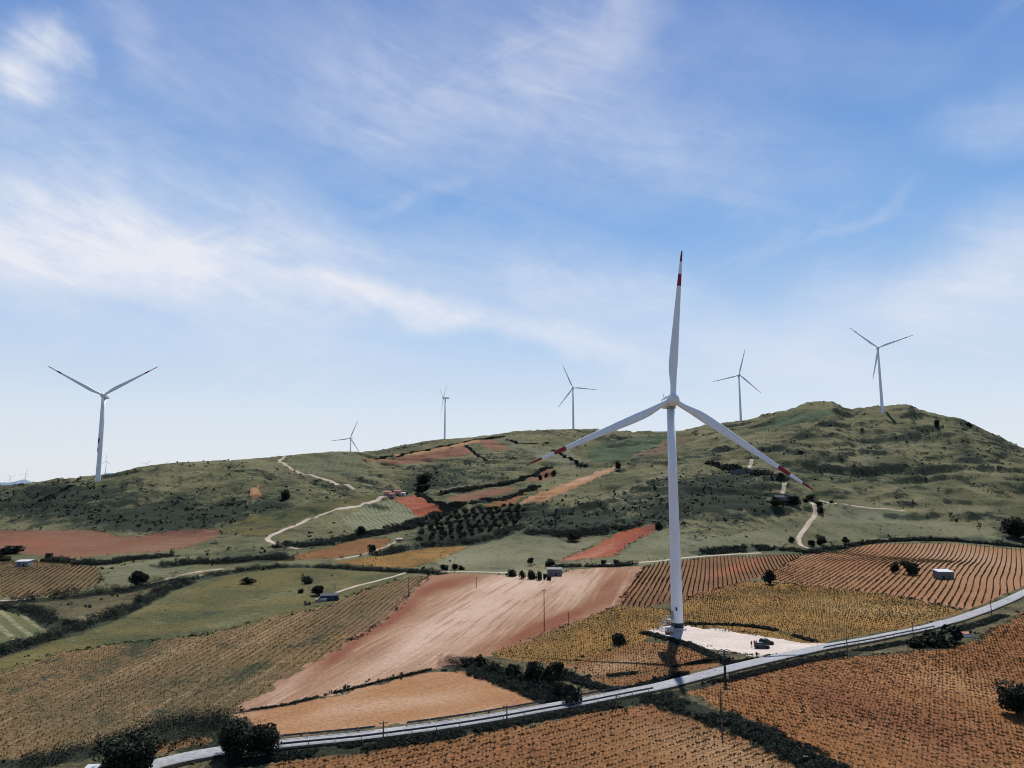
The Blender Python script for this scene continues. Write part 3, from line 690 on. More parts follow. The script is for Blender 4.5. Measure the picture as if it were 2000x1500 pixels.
# ------------------------------------------------------------------ terrain mesh, cut into its fields
def build_terrain():
    azf = np.linspace(-42, 42, 1500)
    az = np.r_[np.linspace(-180, -44, 60), azf, np.linspace(44, 178, 60)]
    rr = np.r_[np.linspace(3, 92, 12), np.exp(np.linspace(math.log(96), math.log(640), 520)), np.exp(np.linspace(math.log(643), math.log(1750), 210)), np.exp(np.linspace(math.log(1800), math.log(15000), 24))]
    na, nr = len(az), len(rr)
    A_, R_ = np.meshgrid(np.radians(az), rr, indexing='ij')
    X = (R_ * np.sin(A_)).ravel(); Y = (R_ * np.cos(A_)).ravel()
    Z = H(X, Y)
    # shallow cut under the road so that the ribbon never sinks
    idx = np.arange(na * nr).reshape(na, nr)
    a = idx; b = np.roll(idx, -1, 0)
    F = np.stack([a[:, :-1], a[:, 1:], b[:, 1:], b[:, :-1]], -1).reshape(-1, 4)
    cx = X[F].mean(1); cy = Y[F].mean(1)
    px, py = project(X, Y, Z)
    front = Y > 60
    Zg = Z.reshape(na, nr)
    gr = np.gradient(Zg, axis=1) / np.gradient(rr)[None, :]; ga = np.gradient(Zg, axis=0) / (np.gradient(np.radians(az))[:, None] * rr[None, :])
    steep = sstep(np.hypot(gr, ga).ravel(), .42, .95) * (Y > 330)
    dark = np.where(front, blobs(px, py, DARK) + .65 * steep, 0); tint = np.where(front, blobs(px, py, TINT), 0)  # steep faces darkened in colour: scrub and slope shade together
    # hedgerow and road-bank shade put into the ground colour, with dead leaves and weeds
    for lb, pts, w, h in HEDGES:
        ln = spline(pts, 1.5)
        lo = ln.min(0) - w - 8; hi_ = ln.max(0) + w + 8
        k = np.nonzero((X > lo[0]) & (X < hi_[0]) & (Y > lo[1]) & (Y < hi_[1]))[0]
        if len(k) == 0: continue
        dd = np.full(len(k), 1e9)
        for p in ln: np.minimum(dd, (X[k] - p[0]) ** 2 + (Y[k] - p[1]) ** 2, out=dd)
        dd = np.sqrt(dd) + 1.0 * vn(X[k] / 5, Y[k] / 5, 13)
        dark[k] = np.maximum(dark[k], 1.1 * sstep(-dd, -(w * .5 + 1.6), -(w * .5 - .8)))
    fid = np.full(len(F), -1, np.int32)
    jx = cx + 1.7 * vn(cx / 5, cy / 5, 3) + .5 * vn(cx / .9, cy / .9, 8); jy = cy + 1.7 * vn(cx / 5, cy / 5, 4) + .5 * vn(cx / .9, cy / .9, 9)
    for k, poly in enumerate(POLYS):
        fid[pip(jx, jy, poly)] = k
    # road verges
    near = (np.hypot(cx, cy) < 420) & (cy > 60)
    ni = np.nonzero(near)[0]
    dist = np.full(len(ni), 1e9)
    for i in range(0, len(ROAD), 2):
        np.minimum(dist, (cx[ni] - ROAD[i, 0]) ** 2 + (cy[ni] - ROAD[i, 1]) ** 2, out=dist)
    padk = [k for k, f_ in enumerate(FIELDS) if f_[0] == 'gravel_pad'][0]
    dist = np.sqrt(dist) + .8 * vn(cx[ni] / 4, cy[ni] / 4, 6)
    vz = ni[(dist < 5.2) & (fid[ni] != padk)]
    fid[vz] = 1000
    fid[(fid == -1) & (np.hypot(cx, cy) < 335 + 12 * vn(cx / 20, cy / 20, 2)) & (cy > 40)] = 1002
    # far lands
    fr = np.hypot(cx, cy)
    fid[(fr > 2000)] = 1001
    def part(name, label, mat, mask):
        f = F[mask]
        if len(f) == 0: return
        u, inv = np.unique(f, return_inverse=True)
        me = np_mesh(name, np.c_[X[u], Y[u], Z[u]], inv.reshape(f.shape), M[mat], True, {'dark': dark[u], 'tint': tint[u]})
        o = obj(name, me); tag(o, label, None, None, 'structure')
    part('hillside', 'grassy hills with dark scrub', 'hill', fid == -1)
    part('road_verge', 'weedy verge along the road', 'verge', fid == 1000)
    part('rough_grass', 'rough dry grass on the valley floor between the fields', 'verge', fid == 1002)
    part('far_plain', 'hazy land far behind the hills', 'far', fid == 1001)
    for k, (nm, lb, mt, _) in enumerate(FIELDS):
        part(nm, lb, mt, fid == k)
    return X, Y, Z, F, cx, cy, fid, dark, tint


T = build_terrain()


def ribbon(name, line, width, mat, lift, label, skirt=1.0, skirtmat=None, kind='structure', across=5, flat=True):
    d = np.gradient(line, axis=0); d /= np.linalg.norm(d, axis=1)[:, None] + 1e-9
    nrm = np.c_[-d[:, 1], d[:, 0]]
    offs = np.linspace(-width / 2, width / 2, across)
    rows = []
    hz = np.stack([H(line[:, 0] + nrm[:, 0] * o, line[:, 1] + nrm[:, 1] * o) for o in offs], 1)
    ztop = hz.max(1) + lift
    for _ in range(6): ztop[1:-1] = (ztop[:-2] + 2 * ztop[1:-1] + ztop[2:]) / 4
    ztop = np.maximum(ztop, hz.max(1) + lift * .5)
    for j, o in enumerate(offs):
        rows.append(np.c_[line + nrm * o, ztop if flat else hz[:, j] + lift])
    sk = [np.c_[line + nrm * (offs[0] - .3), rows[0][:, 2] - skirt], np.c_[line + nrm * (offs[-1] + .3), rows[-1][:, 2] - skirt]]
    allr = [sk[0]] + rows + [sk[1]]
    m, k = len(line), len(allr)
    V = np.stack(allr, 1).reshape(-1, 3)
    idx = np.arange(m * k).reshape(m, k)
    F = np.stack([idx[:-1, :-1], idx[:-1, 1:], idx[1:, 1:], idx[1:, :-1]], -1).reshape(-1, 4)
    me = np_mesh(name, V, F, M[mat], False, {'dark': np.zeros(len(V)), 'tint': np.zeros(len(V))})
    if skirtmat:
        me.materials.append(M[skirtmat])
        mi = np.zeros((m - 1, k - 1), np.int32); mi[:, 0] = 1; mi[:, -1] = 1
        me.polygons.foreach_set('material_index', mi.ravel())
    # face up
    if len(me.polygons) and me.polygons[len(F) // 2 // (k - 1) * (k - 1) + 2].normal.z < 0:
        me.flip_normals()
    o = obj(name, me)
    tag(o, label, None, None, kind)
    return line, nrm, ztop


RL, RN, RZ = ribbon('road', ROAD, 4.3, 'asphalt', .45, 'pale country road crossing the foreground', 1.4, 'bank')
for lb, pts, w in TRACKS:
    ln = spline(pts, 2.0)
    ribbon('dirt_track', ln, w, 'dirt', .16, lb, .5, flat=False)

# ------------------------------------------------------------------ foliage generators
def leaf_cloud(C, Rad, nleaf, size, shell=.55, seed=0, up=0.0):
    """C (n,3) centres, Rad (n,3) radii -> quads scattered through every ellipsoid; returns V, F, leaf attribute"""
    g = np.random.default_rng(seed)
    C = np.repeat(C, nleaf, 0); Rd = np.repeat(Rad, nleaf, 0); m = len(C)
    d = g.normal(size=(m, 3)); d /= np.linalg.norm(d, axis=1)[:, None]
    r = (shell + (1 - shell) * g.random(m) ** .7)[:, None]
    P = C + d * r * Rd
    nn = d * .6 + g.normal(size=(m, 3)) * .7; nn[:, 2] += up
    nn /= np.linalg.norm(nn, axis=1)[:, None]
    t = np.cross(nn, g.normal(size=(m, 3))); t /= np.linalg.norm(t, axis=1)[:, None] + 1e-9
    b = np.cross(nn, t)
    sz = (np.asarray(size if np.ndim(size) == 0 else np.repeat(size, nleaf)) * (.6 + .8 * g.random(m)))
    s1 = (sz * (.7 + .5 * g.random(m)))[:, None] * .5; s2 = (sz * (.45 + .5 * g.random(m)))[:, None] * .5
    V = np.stack([P - t * s1 - b * s2 * .6, P + t * s1 * .5 - b * s2, P + t * s1 + b * s2 * .5, P - t * s1 * .4 + b * s2], 1).reshape(-1, 3)
    F = np.arange(m * 4).reshape(m, 4)
    # upper leaves lighter: overhead light put into the leaf colour
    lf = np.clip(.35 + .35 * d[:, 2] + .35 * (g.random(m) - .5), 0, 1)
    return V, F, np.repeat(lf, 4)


def tree_meshes(seed, lobes, crown_r, crown_h, trunk_h, nleaf, size, squat=.8):
    """unit tree with its base at the origin"""
    g = np.random.default_rng(seed)
    C = []; Rd = []
    for k in range(lobes):
        a = g.random() * 2 * math.pi; rr = crown_r * .62 * math.sqrt(g.random()); zz = trunk_h + crown_h * (.15 + .6 * g.random())
        q = crown_r * (.34 + .3 * g.random())
        C.append((rr * math.cos(a), rr * math.sin(a), zz)); Rd.append((q, q, q * squat))
    C.append((0, 0, trunk_h + crown_h * .45)); Rd.append((crown_r * .62, crown_r * .62, crown_h * .42))
    V, F, lf = leaf_cloud(np.array(C), np.array(Rd), nleaf, size, .45, seed)
    crown = (V, F, lf)
    mb = MB()
    lean = (g.random() - .5) * .3
    mb.tube([(0, 0, -.4), (lean * .3, 0, trunk_h * .5), (lean, .1, trunk_h + crown_h * .4)], [crown_r * .085, crown_r * .065, crown_r * .03], 7)
    for k in range(5):
        a = k * 1.26 + g.random(); c = C[k % len(C)]
        mb.tube([(lean * .5, 0, trunk_h * .75), (c[0] * .45, c[1] * .45, (trunk_h + c[2]) / 2), (c[0] * .9, c[1] * .9, c[2])], [crown_r * .045, crown_r * .03, crown_r * .012], 5)
    return crown, mb.mesh('trunk', M['bark'], True)


def tree_kind(seed, mat, **kw):
    (V, F, lf), tr = tree_meshes(seed, **kw)
    return np_mesh('crown', V, F, M[mat], False, {'leaf': lf}), tr


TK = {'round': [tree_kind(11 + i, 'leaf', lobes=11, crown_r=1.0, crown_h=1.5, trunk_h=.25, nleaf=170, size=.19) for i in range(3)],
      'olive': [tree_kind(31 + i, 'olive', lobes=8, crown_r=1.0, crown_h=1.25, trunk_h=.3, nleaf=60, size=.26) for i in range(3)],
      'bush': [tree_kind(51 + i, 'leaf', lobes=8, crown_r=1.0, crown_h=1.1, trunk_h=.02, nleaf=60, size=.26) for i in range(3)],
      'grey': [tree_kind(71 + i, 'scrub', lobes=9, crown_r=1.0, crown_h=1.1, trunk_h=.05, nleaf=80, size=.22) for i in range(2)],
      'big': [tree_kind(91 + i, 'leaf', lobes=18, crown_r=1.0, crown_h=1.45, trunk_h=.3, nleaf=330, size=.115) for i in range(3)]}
KH = {'round': 1.62, 'olive': 1.45, 'bush': 1.05, 'grey': 1.05, 'big': 1.65}
_tc = [0]


def tree(kind, px, py, w, h, label, group=None, name=None):
    """crown w by h picture pixels over the ground point (px, py)"""
    p = hit([px], [py])[0]
    d = math.sqrt(p[0] ** 2 + p[1] ** 2 + (p[2] - ZC) ** 2)
    m = p[1] * FWD[1] + (p[2] - ZC) * FWD[2]
    sx = w / FPX * m / 2 / .86; sz = h / FPX * m / KH[kind] * 1.06
    _tc[0] += 1
    cr, tr = TK[kind][_tc[0] % len(TK[kind])]
    nm = name or {'round': 'tree', 'olive': 'olive_tree', 'bush': 'bush', 'grey': 'shrub', 'big': 'tree'}[kind]
    cat = {'tree': 'tree', 'olive_tree': 'tree', 'bush': 'bush', 'shrub': 'shrub'}[nm]
    e = empty(nm, (p[0], p[1], p[2] - .1), random.random() * 6.28, label, cat, group)
    e.scale = (sx, sx, sz)
    obj('crown', cr, e)
    obj('trunk', tr, e)
    return e


# --- single trees and bushes the photograph shows
tree('big', 236, 1524, 104, 76, 'big dark tree standing alone at the bottom edge by the red roof')
tree('big', 454, 1482, 64, 62, 'dark tree over the road, the one with the wider crown of the roadside pair')
tree('big', 510, 1482, 60, 58, 'dark tree over the road, the rounder one nearest the orange field')
tree('big', 1988, 1396, 74, 56, 'dark tree cut by the right edge in the red brown vineyard')
tree('round', 622, 1163, 25, 18, 'dark bushy tree behind the blue sheeted shed')
tree('round', 1082, 1344, 40, 48, 'tallest dark tree in the roadside thicket')
tree('round', 1043, 1338, 34, 42, 'dark tree just left of the tallest one in the roadside thicket')
tree('bush', 1212, 1258, 26, 20, 'round dark bush in the olive vineyard left of the turbine')
tree('round', 1503, 1141, 25, 27, 'dark round tree at the tip of the golden vineyard')
tree('round', 1749, 1119, 14, 19, 'narrow dark tree beside the wider one in the striped vineyard')
tree('round', 1776, 1122, 29, 23, 'wide dark tree near the flat roofed hut in the striped vineyard')
tree('round', 269, 1144, 36, 28, 'dark tree standing beside the pale lane on the left')
tree('round', 828, 946, 25, 20, 'dark round tree above the pink farmhouses')
tree('round', 826, 964, 26, 17, 'dark tree just below the round one behind the pink farmhouses')
tree('round', 704, 1046, 21, 18, 'dark tree at the foot of the green striped field')
tree('bush', 728, 1080, 18, 14, 'dark bush between the two middle valley vineyard strips')
tree('bush', 560, 973, 17, 15, 'round dark bush on the left slope near the red erosion scar')
tree('round', 1207, 918, 11, 15, 'small dark tree at the end of the long orange strip field')
tree('bush', 1829, 833, 11, 11, 'small dark bush near the top of the right hill')
tree('bush', 1894, 834, 10, 9, 'small dark bush on the crest of the right hill')
tree('bush', 1055, 937, 8, 8, 'lowest of three round bushes on the small red field')
tree('bush', 1068, 933, 8, 8, 'middle of three round bushes on the small red field')
tree('bush', 1081, 928, 9, 9, 'highest of three round bushes on the small red field')
tree('round', 1583, 974, 15, 9, 'dark tree at the top bend of the winding track')
tree('round', 1574, 982, 10, 8, 'small dark tree left of the top bend of the winding track')
tree('round', 1598, 989, 15, 9, 'flat crowned dark tree above the bend of the winding track')
tree('bush', 1603, 1002, 12, 11, 'dark bush on the outer side of the winding track')
tree('bush', 1624, 982, 7, 5, 'tiny dark bush on the faint footpath')
tree('round', 1548, 986, 26, 18, 'dark tree to the right of the dark farm shed')
tree('round', 1517, 990, 26, 18, 'dark tree in front of the dark farm shed')
tree('round', 1605, 1064, 18, 17, 'dark tree at the foot of the winding track')
tree('round', 1586, 1068, 14, 12, 'lower dark tree left of the one at the track foot')
tree('round', 1652, 1062, 14, 13, 'dark tree along the top edge of the striped vineyard')
tree('bush', 1548, 1060, 14, 10, 'dark bush inside the lower bend of the winding track')
tree('big', 1984, 1052, 46, 36, 'broad dark tree at the right edge below the big hill')
tree('bush', 868, 1113, 16, 9, 'first of three small bushes by the pale lane')
tree('bush', 887, 1113, 15, 10, 'second of three small bushes by the pale lane')
tree('bush', 902, 1113, 11, 8, 'third and smallest of three bushes by the pale lane')
for i, (x, y, w, h, lb) in enumerate([(1000, 1126, 18, 12, 'dark bush at the outer end of the farmhouse bushes'), (1018, 1130, 15, 13, 'bush second from the outer end near the stone farmhouse'), (1040, 1131, 16, 16, 'tall bush in front of the stone farmhouse row'),
                                       (1054, 1133, 10, 15, 'slim bush left of the stone farmhouse'), (1064, 1132, 8, 10, 'small bush at the corner of the stone farmhouse'), (1073, 1133, 10, 8, 'low bush in front of the stone farmhouse')]):
    tree('bush', x, y, w, h, lb)
tree('round', 1036, 1101, 13, 12, 'small tree on the grass above the stone farmhouse')
tree('round', 1075, 1106, 18, 12, 'dark tree behind the stone farmhouse')
tree('bush', 1289, 1033, 15, 13, 'dark bush at the top corner of the red triangular field')
tree('round', 1120, 1057, 23, 17, 'dark round tree on the mound edge near the red triangular field')
tree('bush', 1178, 1104, 12, 9, 'dark bush on the lane beyond the stone farmhouse')
tree('bush', 1205, 1103, 14, 9, 'dark bush on the lane by the dark striped vineyard')
tree('bush', 1090, 1122, 8, 6, 'little bush right of the stone farmhouse')
tree('grey', 1118, 1378, 38, 34, 'grey green leafy shrub beside the road below the thicket')
tree('grey', 1092, 1362, 34, 28, 'grey green shrub under the tallest thicket tree')
tree('bush', 1828, 1261, 58, 22, 'wide dark shrub on the road bank on the right')
tree('bush', 1866, 1253, 38, 26, 'tall dark shrub on the road bank on the right')
tree('bush', 1796, 1264, 34, 16, 'low dark shrub at the near end of the right road bank')
tree('bush', 600, 1140, 22, 12, 'dark bush in the meadow above the blue sheeted shed')
tree('bush', 480, 1140, 34, 10, 'flat dark bush in the middle of the meadow')
tree('bush', 588, 1158, 12, 8, 'small dark bush in the meadow left of the blue sheeted shed')
tree('bush', 20, 1082, 44, 14, 'dark bushes behind the white roofed hut')
tree('bush', 94, 1092, 14, 10, 'small round bush right of the white roofed hut')
tree('bush', 8, 1096, 22, 10, 'dark bush left of the white roofed hut')
# thicket at the roadside
TH = [(912, 1300, 26, 15), (935, 1304, 32, 20), (968, 1314, 30, 17), (1000, 1323, 34, 22), (1024, 1333, 24, 18), (1064, 1350, 24, 16)]
for x, y, w, h in TH:
    tree('bush' if w > 26 else 'grey', x, y, w, h, 'dense dark shrub in the thicket between the pink and orange fields', 'shrubs of the roadside thicket', name='shrub')

# --- olive grove
def olive_grove():
    poly = world_poly([(820, 1030), (885, 1000), (960, 992), (1034, 986), (1027, 1010), (1000, 1030), (900, 1054), (820, 1056)])
    (x0, y0), (x1, y1) = poly.min(0), poly.max(0)
    k = 0
    a = R(8)
    for i in range(-40, 60):
        for j in range(-10, 40):
            u = i * 6.6 + (j % 2) * 2; v = j * 9.5
            x = x0 + u * math.cos(a) - v * math.sin(a) + random.uniform(-.9, .9); y = y0 + u * math.sin(a) + v * math.cos(a) + random.uniform(-.9, .9)
            if not pip(np.array([x]), np.array([y]), poly)[0] or random.random() < .06: continue
            z = H([x], [y])[0]
            cr, tr = TK['olive'][k % 3]; k += 1
            e = empty('olive_tree', (x, y, z - .1), random.random() * 6.28, 'rounded dark olive tree standing in the rows of the grove', 'tree', 'olive trees of the grove')
            s = random.uniform(1.9, 2.7); e.scale = (s, s, s * random.uniform(.9, 1.15))
            obj('crown', cr, e); obj('trunk', tr, e)
    return k


n_ol = olive_grove()

# --- hedgerows: continuous belts of scrub
for hi, (lb, pts, w, h) in enumerate(HEDGES):
    ln = spline(pts, 1.0)
    g = np.random.default_rng(200 + hi)
    dist = np.hypot(ln[:, 0], ln[:, 1]).mean()
    L = len(ln)
    leaf = max(.22, dist / 711 * .75)
    r0 = max(.35, h * .5)
    ncl = int(L * max(w, 1.0) / (r0 * r0) * 1.5) + 4
    i = g.integers(0, L, ncl)
    P = ln[i] + (g.random((ncl, 2)) - .5) * w
    drd = np.full(ncl, 1e9)
    for p in ROAD[::2]: np.minimum(drd, (P[:, 0] - p[0]) ** 2 + (P[:, 1] - p[1]) ** 2, out=drd)
    P = P[drd > 12]; ncl = len(P)
    keep = fbm(P[:, 0] / 9, P[:, 1] / 9, 40 + hi, 2) > -.34
    P = P[keep]; ncl = len(P)
    hs = h * (.45 + .6 * g.random(ncl)) * (.75 + .5 * (fbm(P[:, 0] / 12, P[:, 1] / 12, 70 + hi, 2)))
    rr = np.maximum(r0 * (.6 + .6 * g.random(ncl)), .3)
    zc = H(P[:, 0], P[:, 1])
    C = np.c_[P, zc + hs * .45]
    nl = int(np.clip(9 * (r0 / leaf) ** 2, 7, 42 if dist > 230 else 80))
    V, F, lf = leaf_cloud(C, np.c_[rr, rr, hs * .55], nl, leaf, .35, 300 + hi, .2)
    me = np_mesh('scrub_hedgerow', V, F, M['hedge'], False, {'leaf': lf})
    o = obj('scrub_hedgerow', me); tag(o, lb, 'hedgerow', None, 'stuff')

# --- scrub on the hills and weeds in the meadows, one mass each
def scatter(name, label, mask, dens_f, size, nleaf, mat, seed):
    X, Y, Z, F, cx, cy, fid, dark, tint = T
    f = np.nonzero(mask)[0]
    a = F[f]
    e1 = np.c_[X[a[:, 1]] - X[a[:, 0]], Y[a[:, 1]] - Y[a[:, 0]]]; e2 = np.c_[X[a[:, 3]] - X[a[:, 0]], Y[a[:, 3]] - Y[a[:, 0]]]
    area = np.abs(e1[:, 0] * e2[:, 1] - e1[:, 1] * e2[:, 0])
    dn = dens_f(cx[f], cy[f], dark[a].mean(1), tint[a].mean(1))
    g = np.random.default_rng(seed)
    cnt = g.poisson(area * dn)
    k = np.repeat(f, cnt)
    if len(k) == 0: return
    q = F[k]; u = g.random((len(k), 1)); v = g.random((len(k), 1))
    P = np.c_[X, Y, Z]
    pt = P[q[:, 0]] * (1 - u) * (1 - v) + P[q[:, 1]] * u * (1 - v) + P[q[:, 2]] * u * v + P[q[:, 3]] * (1 - u) * v
    s = size * (.45 + .9 * g.random(len(k)) ** 1.6)
    pt[:, 2] += s * .3
    V, F2, lf = leaf_cloud(pt, np.c_[s, s, s * .65], nleaf, s * .95, .4, seed + 1, .3)
    o = obj(name, np_mesh(name, V, F2, M[mat], False, {'leaf': lf})); tag(o, label, 'scrub', None, 'stuff')
    print(name, len(k))


fid = T[6]; dist_f = np.hypot(T[4], T[5])
scatter('hill_scrub', 'dark scrub and bushes scattered over the hillsides', (fid == -1) & (dist_f > 330) & (dist_f < 1300) & (np.abs(T[4] / np.maximum(T[5], 1)) < .85),
        lambda x, y, d, t: 0.0045 * np.clip(fbm(x / 60, y / 40, 61, 3) + .3, 0, 1) + .045 * np.clip(d, 0, 1.2) ** 1.4 * np.clip(.6 + fbm(x / 25, y / 18, 63, 3), .05, 2), 1.5, 7, 'scrub', 501)
scatter('valley_weeds', 'low weeds and bushes in the unworked corners of the valley', (fid == 1002) & (dist_f > 100), lambda x, y, d, t: .02 * np.clip(.5 + fbm(x / 12, y / 12, 65, 3), .1, 2), .9, 9, 'scrub', 503)
scatter('verge_weeds', 'dry weeds on the road verges', fid == 1000, lambda x, y, d, t: .22 * np.clip(.4 + fbm(x / 8, y / 8, 66, 3), .0, 2), .42, 8, 'scrub', 505)
mk = np.isin(fid, [k for k, f_ in enumerate(FIELDS) if f_[0] == 'meadow'])
scatter('meadow_tufts', 'grass tufts and little bushes on the meadows', mk, lambda x, y, d, t: .004 * np.clip(fbm(x / 25, y / 20, 67, 3) + .3, 0, 1), 1.1, 7, 'scrub', 507)

def margins():
    g = np.random.default_rng(77)
    out = []
    for k, (nm, lb, mt, _) in enumerate(FIELDS):
        if nm in ('gravel_pad',): dn = 1.6
        else: dn = .8
        poly = POLYS[k]
        for i in range(len(poly)):
            a, b = poly[i], poly[(i + 1) % len(poly)]
            L = np.hypot(*(b - a))
            if a[1] > 520 or L > 60: continue
            n_ = g.poisson(L * dn)
            out.append(a + (b - a) * g.random((n_, 1)) + g.normal(size=(n_, 2)) * .9)
    P = np.concatenate(out)
    P = P[fbm(P[:, 0] / 14, P[:, 1] / 14, 101, 3) > -.08]
    dr = np.full(len(P), 1e9)
    for p in ROAD[::2]: np.minimum(dr, (P[:, 0] - p[0]) ** 2 + (P[:, 1] - p[1]) ** 2, out=dr)
    P = P[dr > 9]
    s = .18 + .5 * g.random(len(P)) ** 2
    z = H(P[:, 0], P[:, 1])
    V, F2, lf = leaf_cloud(np.c_[P, z + s * .3], np.c_[s, s, s * .7], 8, s * .9, .3, 78, .3)
    o = obj('field_margin_weeds', np_mesh('field_margin_weeds', V, F2, M['scrub'], False, {'leaf': lf})); tag(o, 'ragged weeds growing along the edges of the fields', 'weeds', None, 'stuff')


margins()

# ------------------------------------------------------------------ grapevines
def vine_protos(mat, seed, n=3, hgt=1.1):
    out = []
    for k in range(n):
        g = np.random.default_rng(seed + k)
        C = np.array([(0, 0, hgt * .72), (.18 * (g.random() - .5), .25, hgt * .6), (.18 * (g.random() - .5), -.25, hgt * .62)])
        V, F, lf = leaf_cloud(C, np.array([(.20, .34, hgt * .30)] * 3), 10, .24, .3, seed + k)
        # stem
        a = .045
        sv = np.array([(-a, 0, -.15), (a, 0, -.15), (a * .6, .02, hgt * .8), (-a * .6, .02, hgt * .8), (0, -a, -.15), (0, a, -.15), (.02, a * .6, hgt * .8), (.02, -a * .6, hgt * .8)])
        sf = np.array([(0, 1, 2, 3), (4, 5, 6, 7)])
        F = np.r_[F, sf + len(V)]; V = np.r_[V, sv]; lf = np.r_[lf, np.zeros(8)]
        out.append((V, F, lf))
    return out


# field label fragment, row points in the picture, row spacing, vine spacing, size, material, gaps, leaves kept (1 = all)
VF = [   # last number: how much the rows wander
    ('red brown vineyard filling', ((1525, 1345), (1655, 1375)), 2.1, .78, .62, 'vine', .04, 1.6),
    ('orange vineyard below the road', ((1250, 1455), (1380, 1415)), 2.4, .82, .72, 'vine', .04, .5),
    ('olive vineyard left', ((1000, 1285), (1200, 1215)), 1.7, 1.0, .66, 'vinegreen', .06, .8),
    ('orange vineyard in front', ((1150, 1312), (1300, 1275)), 1.8, 1.0, .66, 'vine', .06, .5),
    ('golden vineyard', ((1450, 1230), (1650, 1190)), 1.7, 1.0, .58, 'vinegreen', .10, .8),
    ('dark striped', ((1262, 1102), (1207, 1175)), 2.0, .9, .82, 'vine', .05, .3),
    ('large striped', ((1890, 1066), (1826, 1154)), 2.45, .85, .70, 'vinegreen', .06, .4),
    ('wide dry vineyard', ((497, 1232), (250, 1365)), 1.9, 1.0, .52, 'vinegreen', .20, .8),
    ('brown vineyard beside', ((40, 1160), (120, 1110)), 2.2, 1.2, .66, 'vinegreen', .1, .3),
    ('orange vineyard strip above', ((560, 1090), (740, 1060)), 2.6, 1.8, .55, 'vine', .2, .5),
    ('olive vineyard strip below', ((660, 1098), (860, 1075)), 2.6, 1.8, .55, 'vinegreen', .2, .5),
    ('small plot of vines', ((300, 1470), (330, 1450)), 2.4, .9, 1.0, 'vinegreen', .02, .2),
]
ALLV = []      # per field list of instances


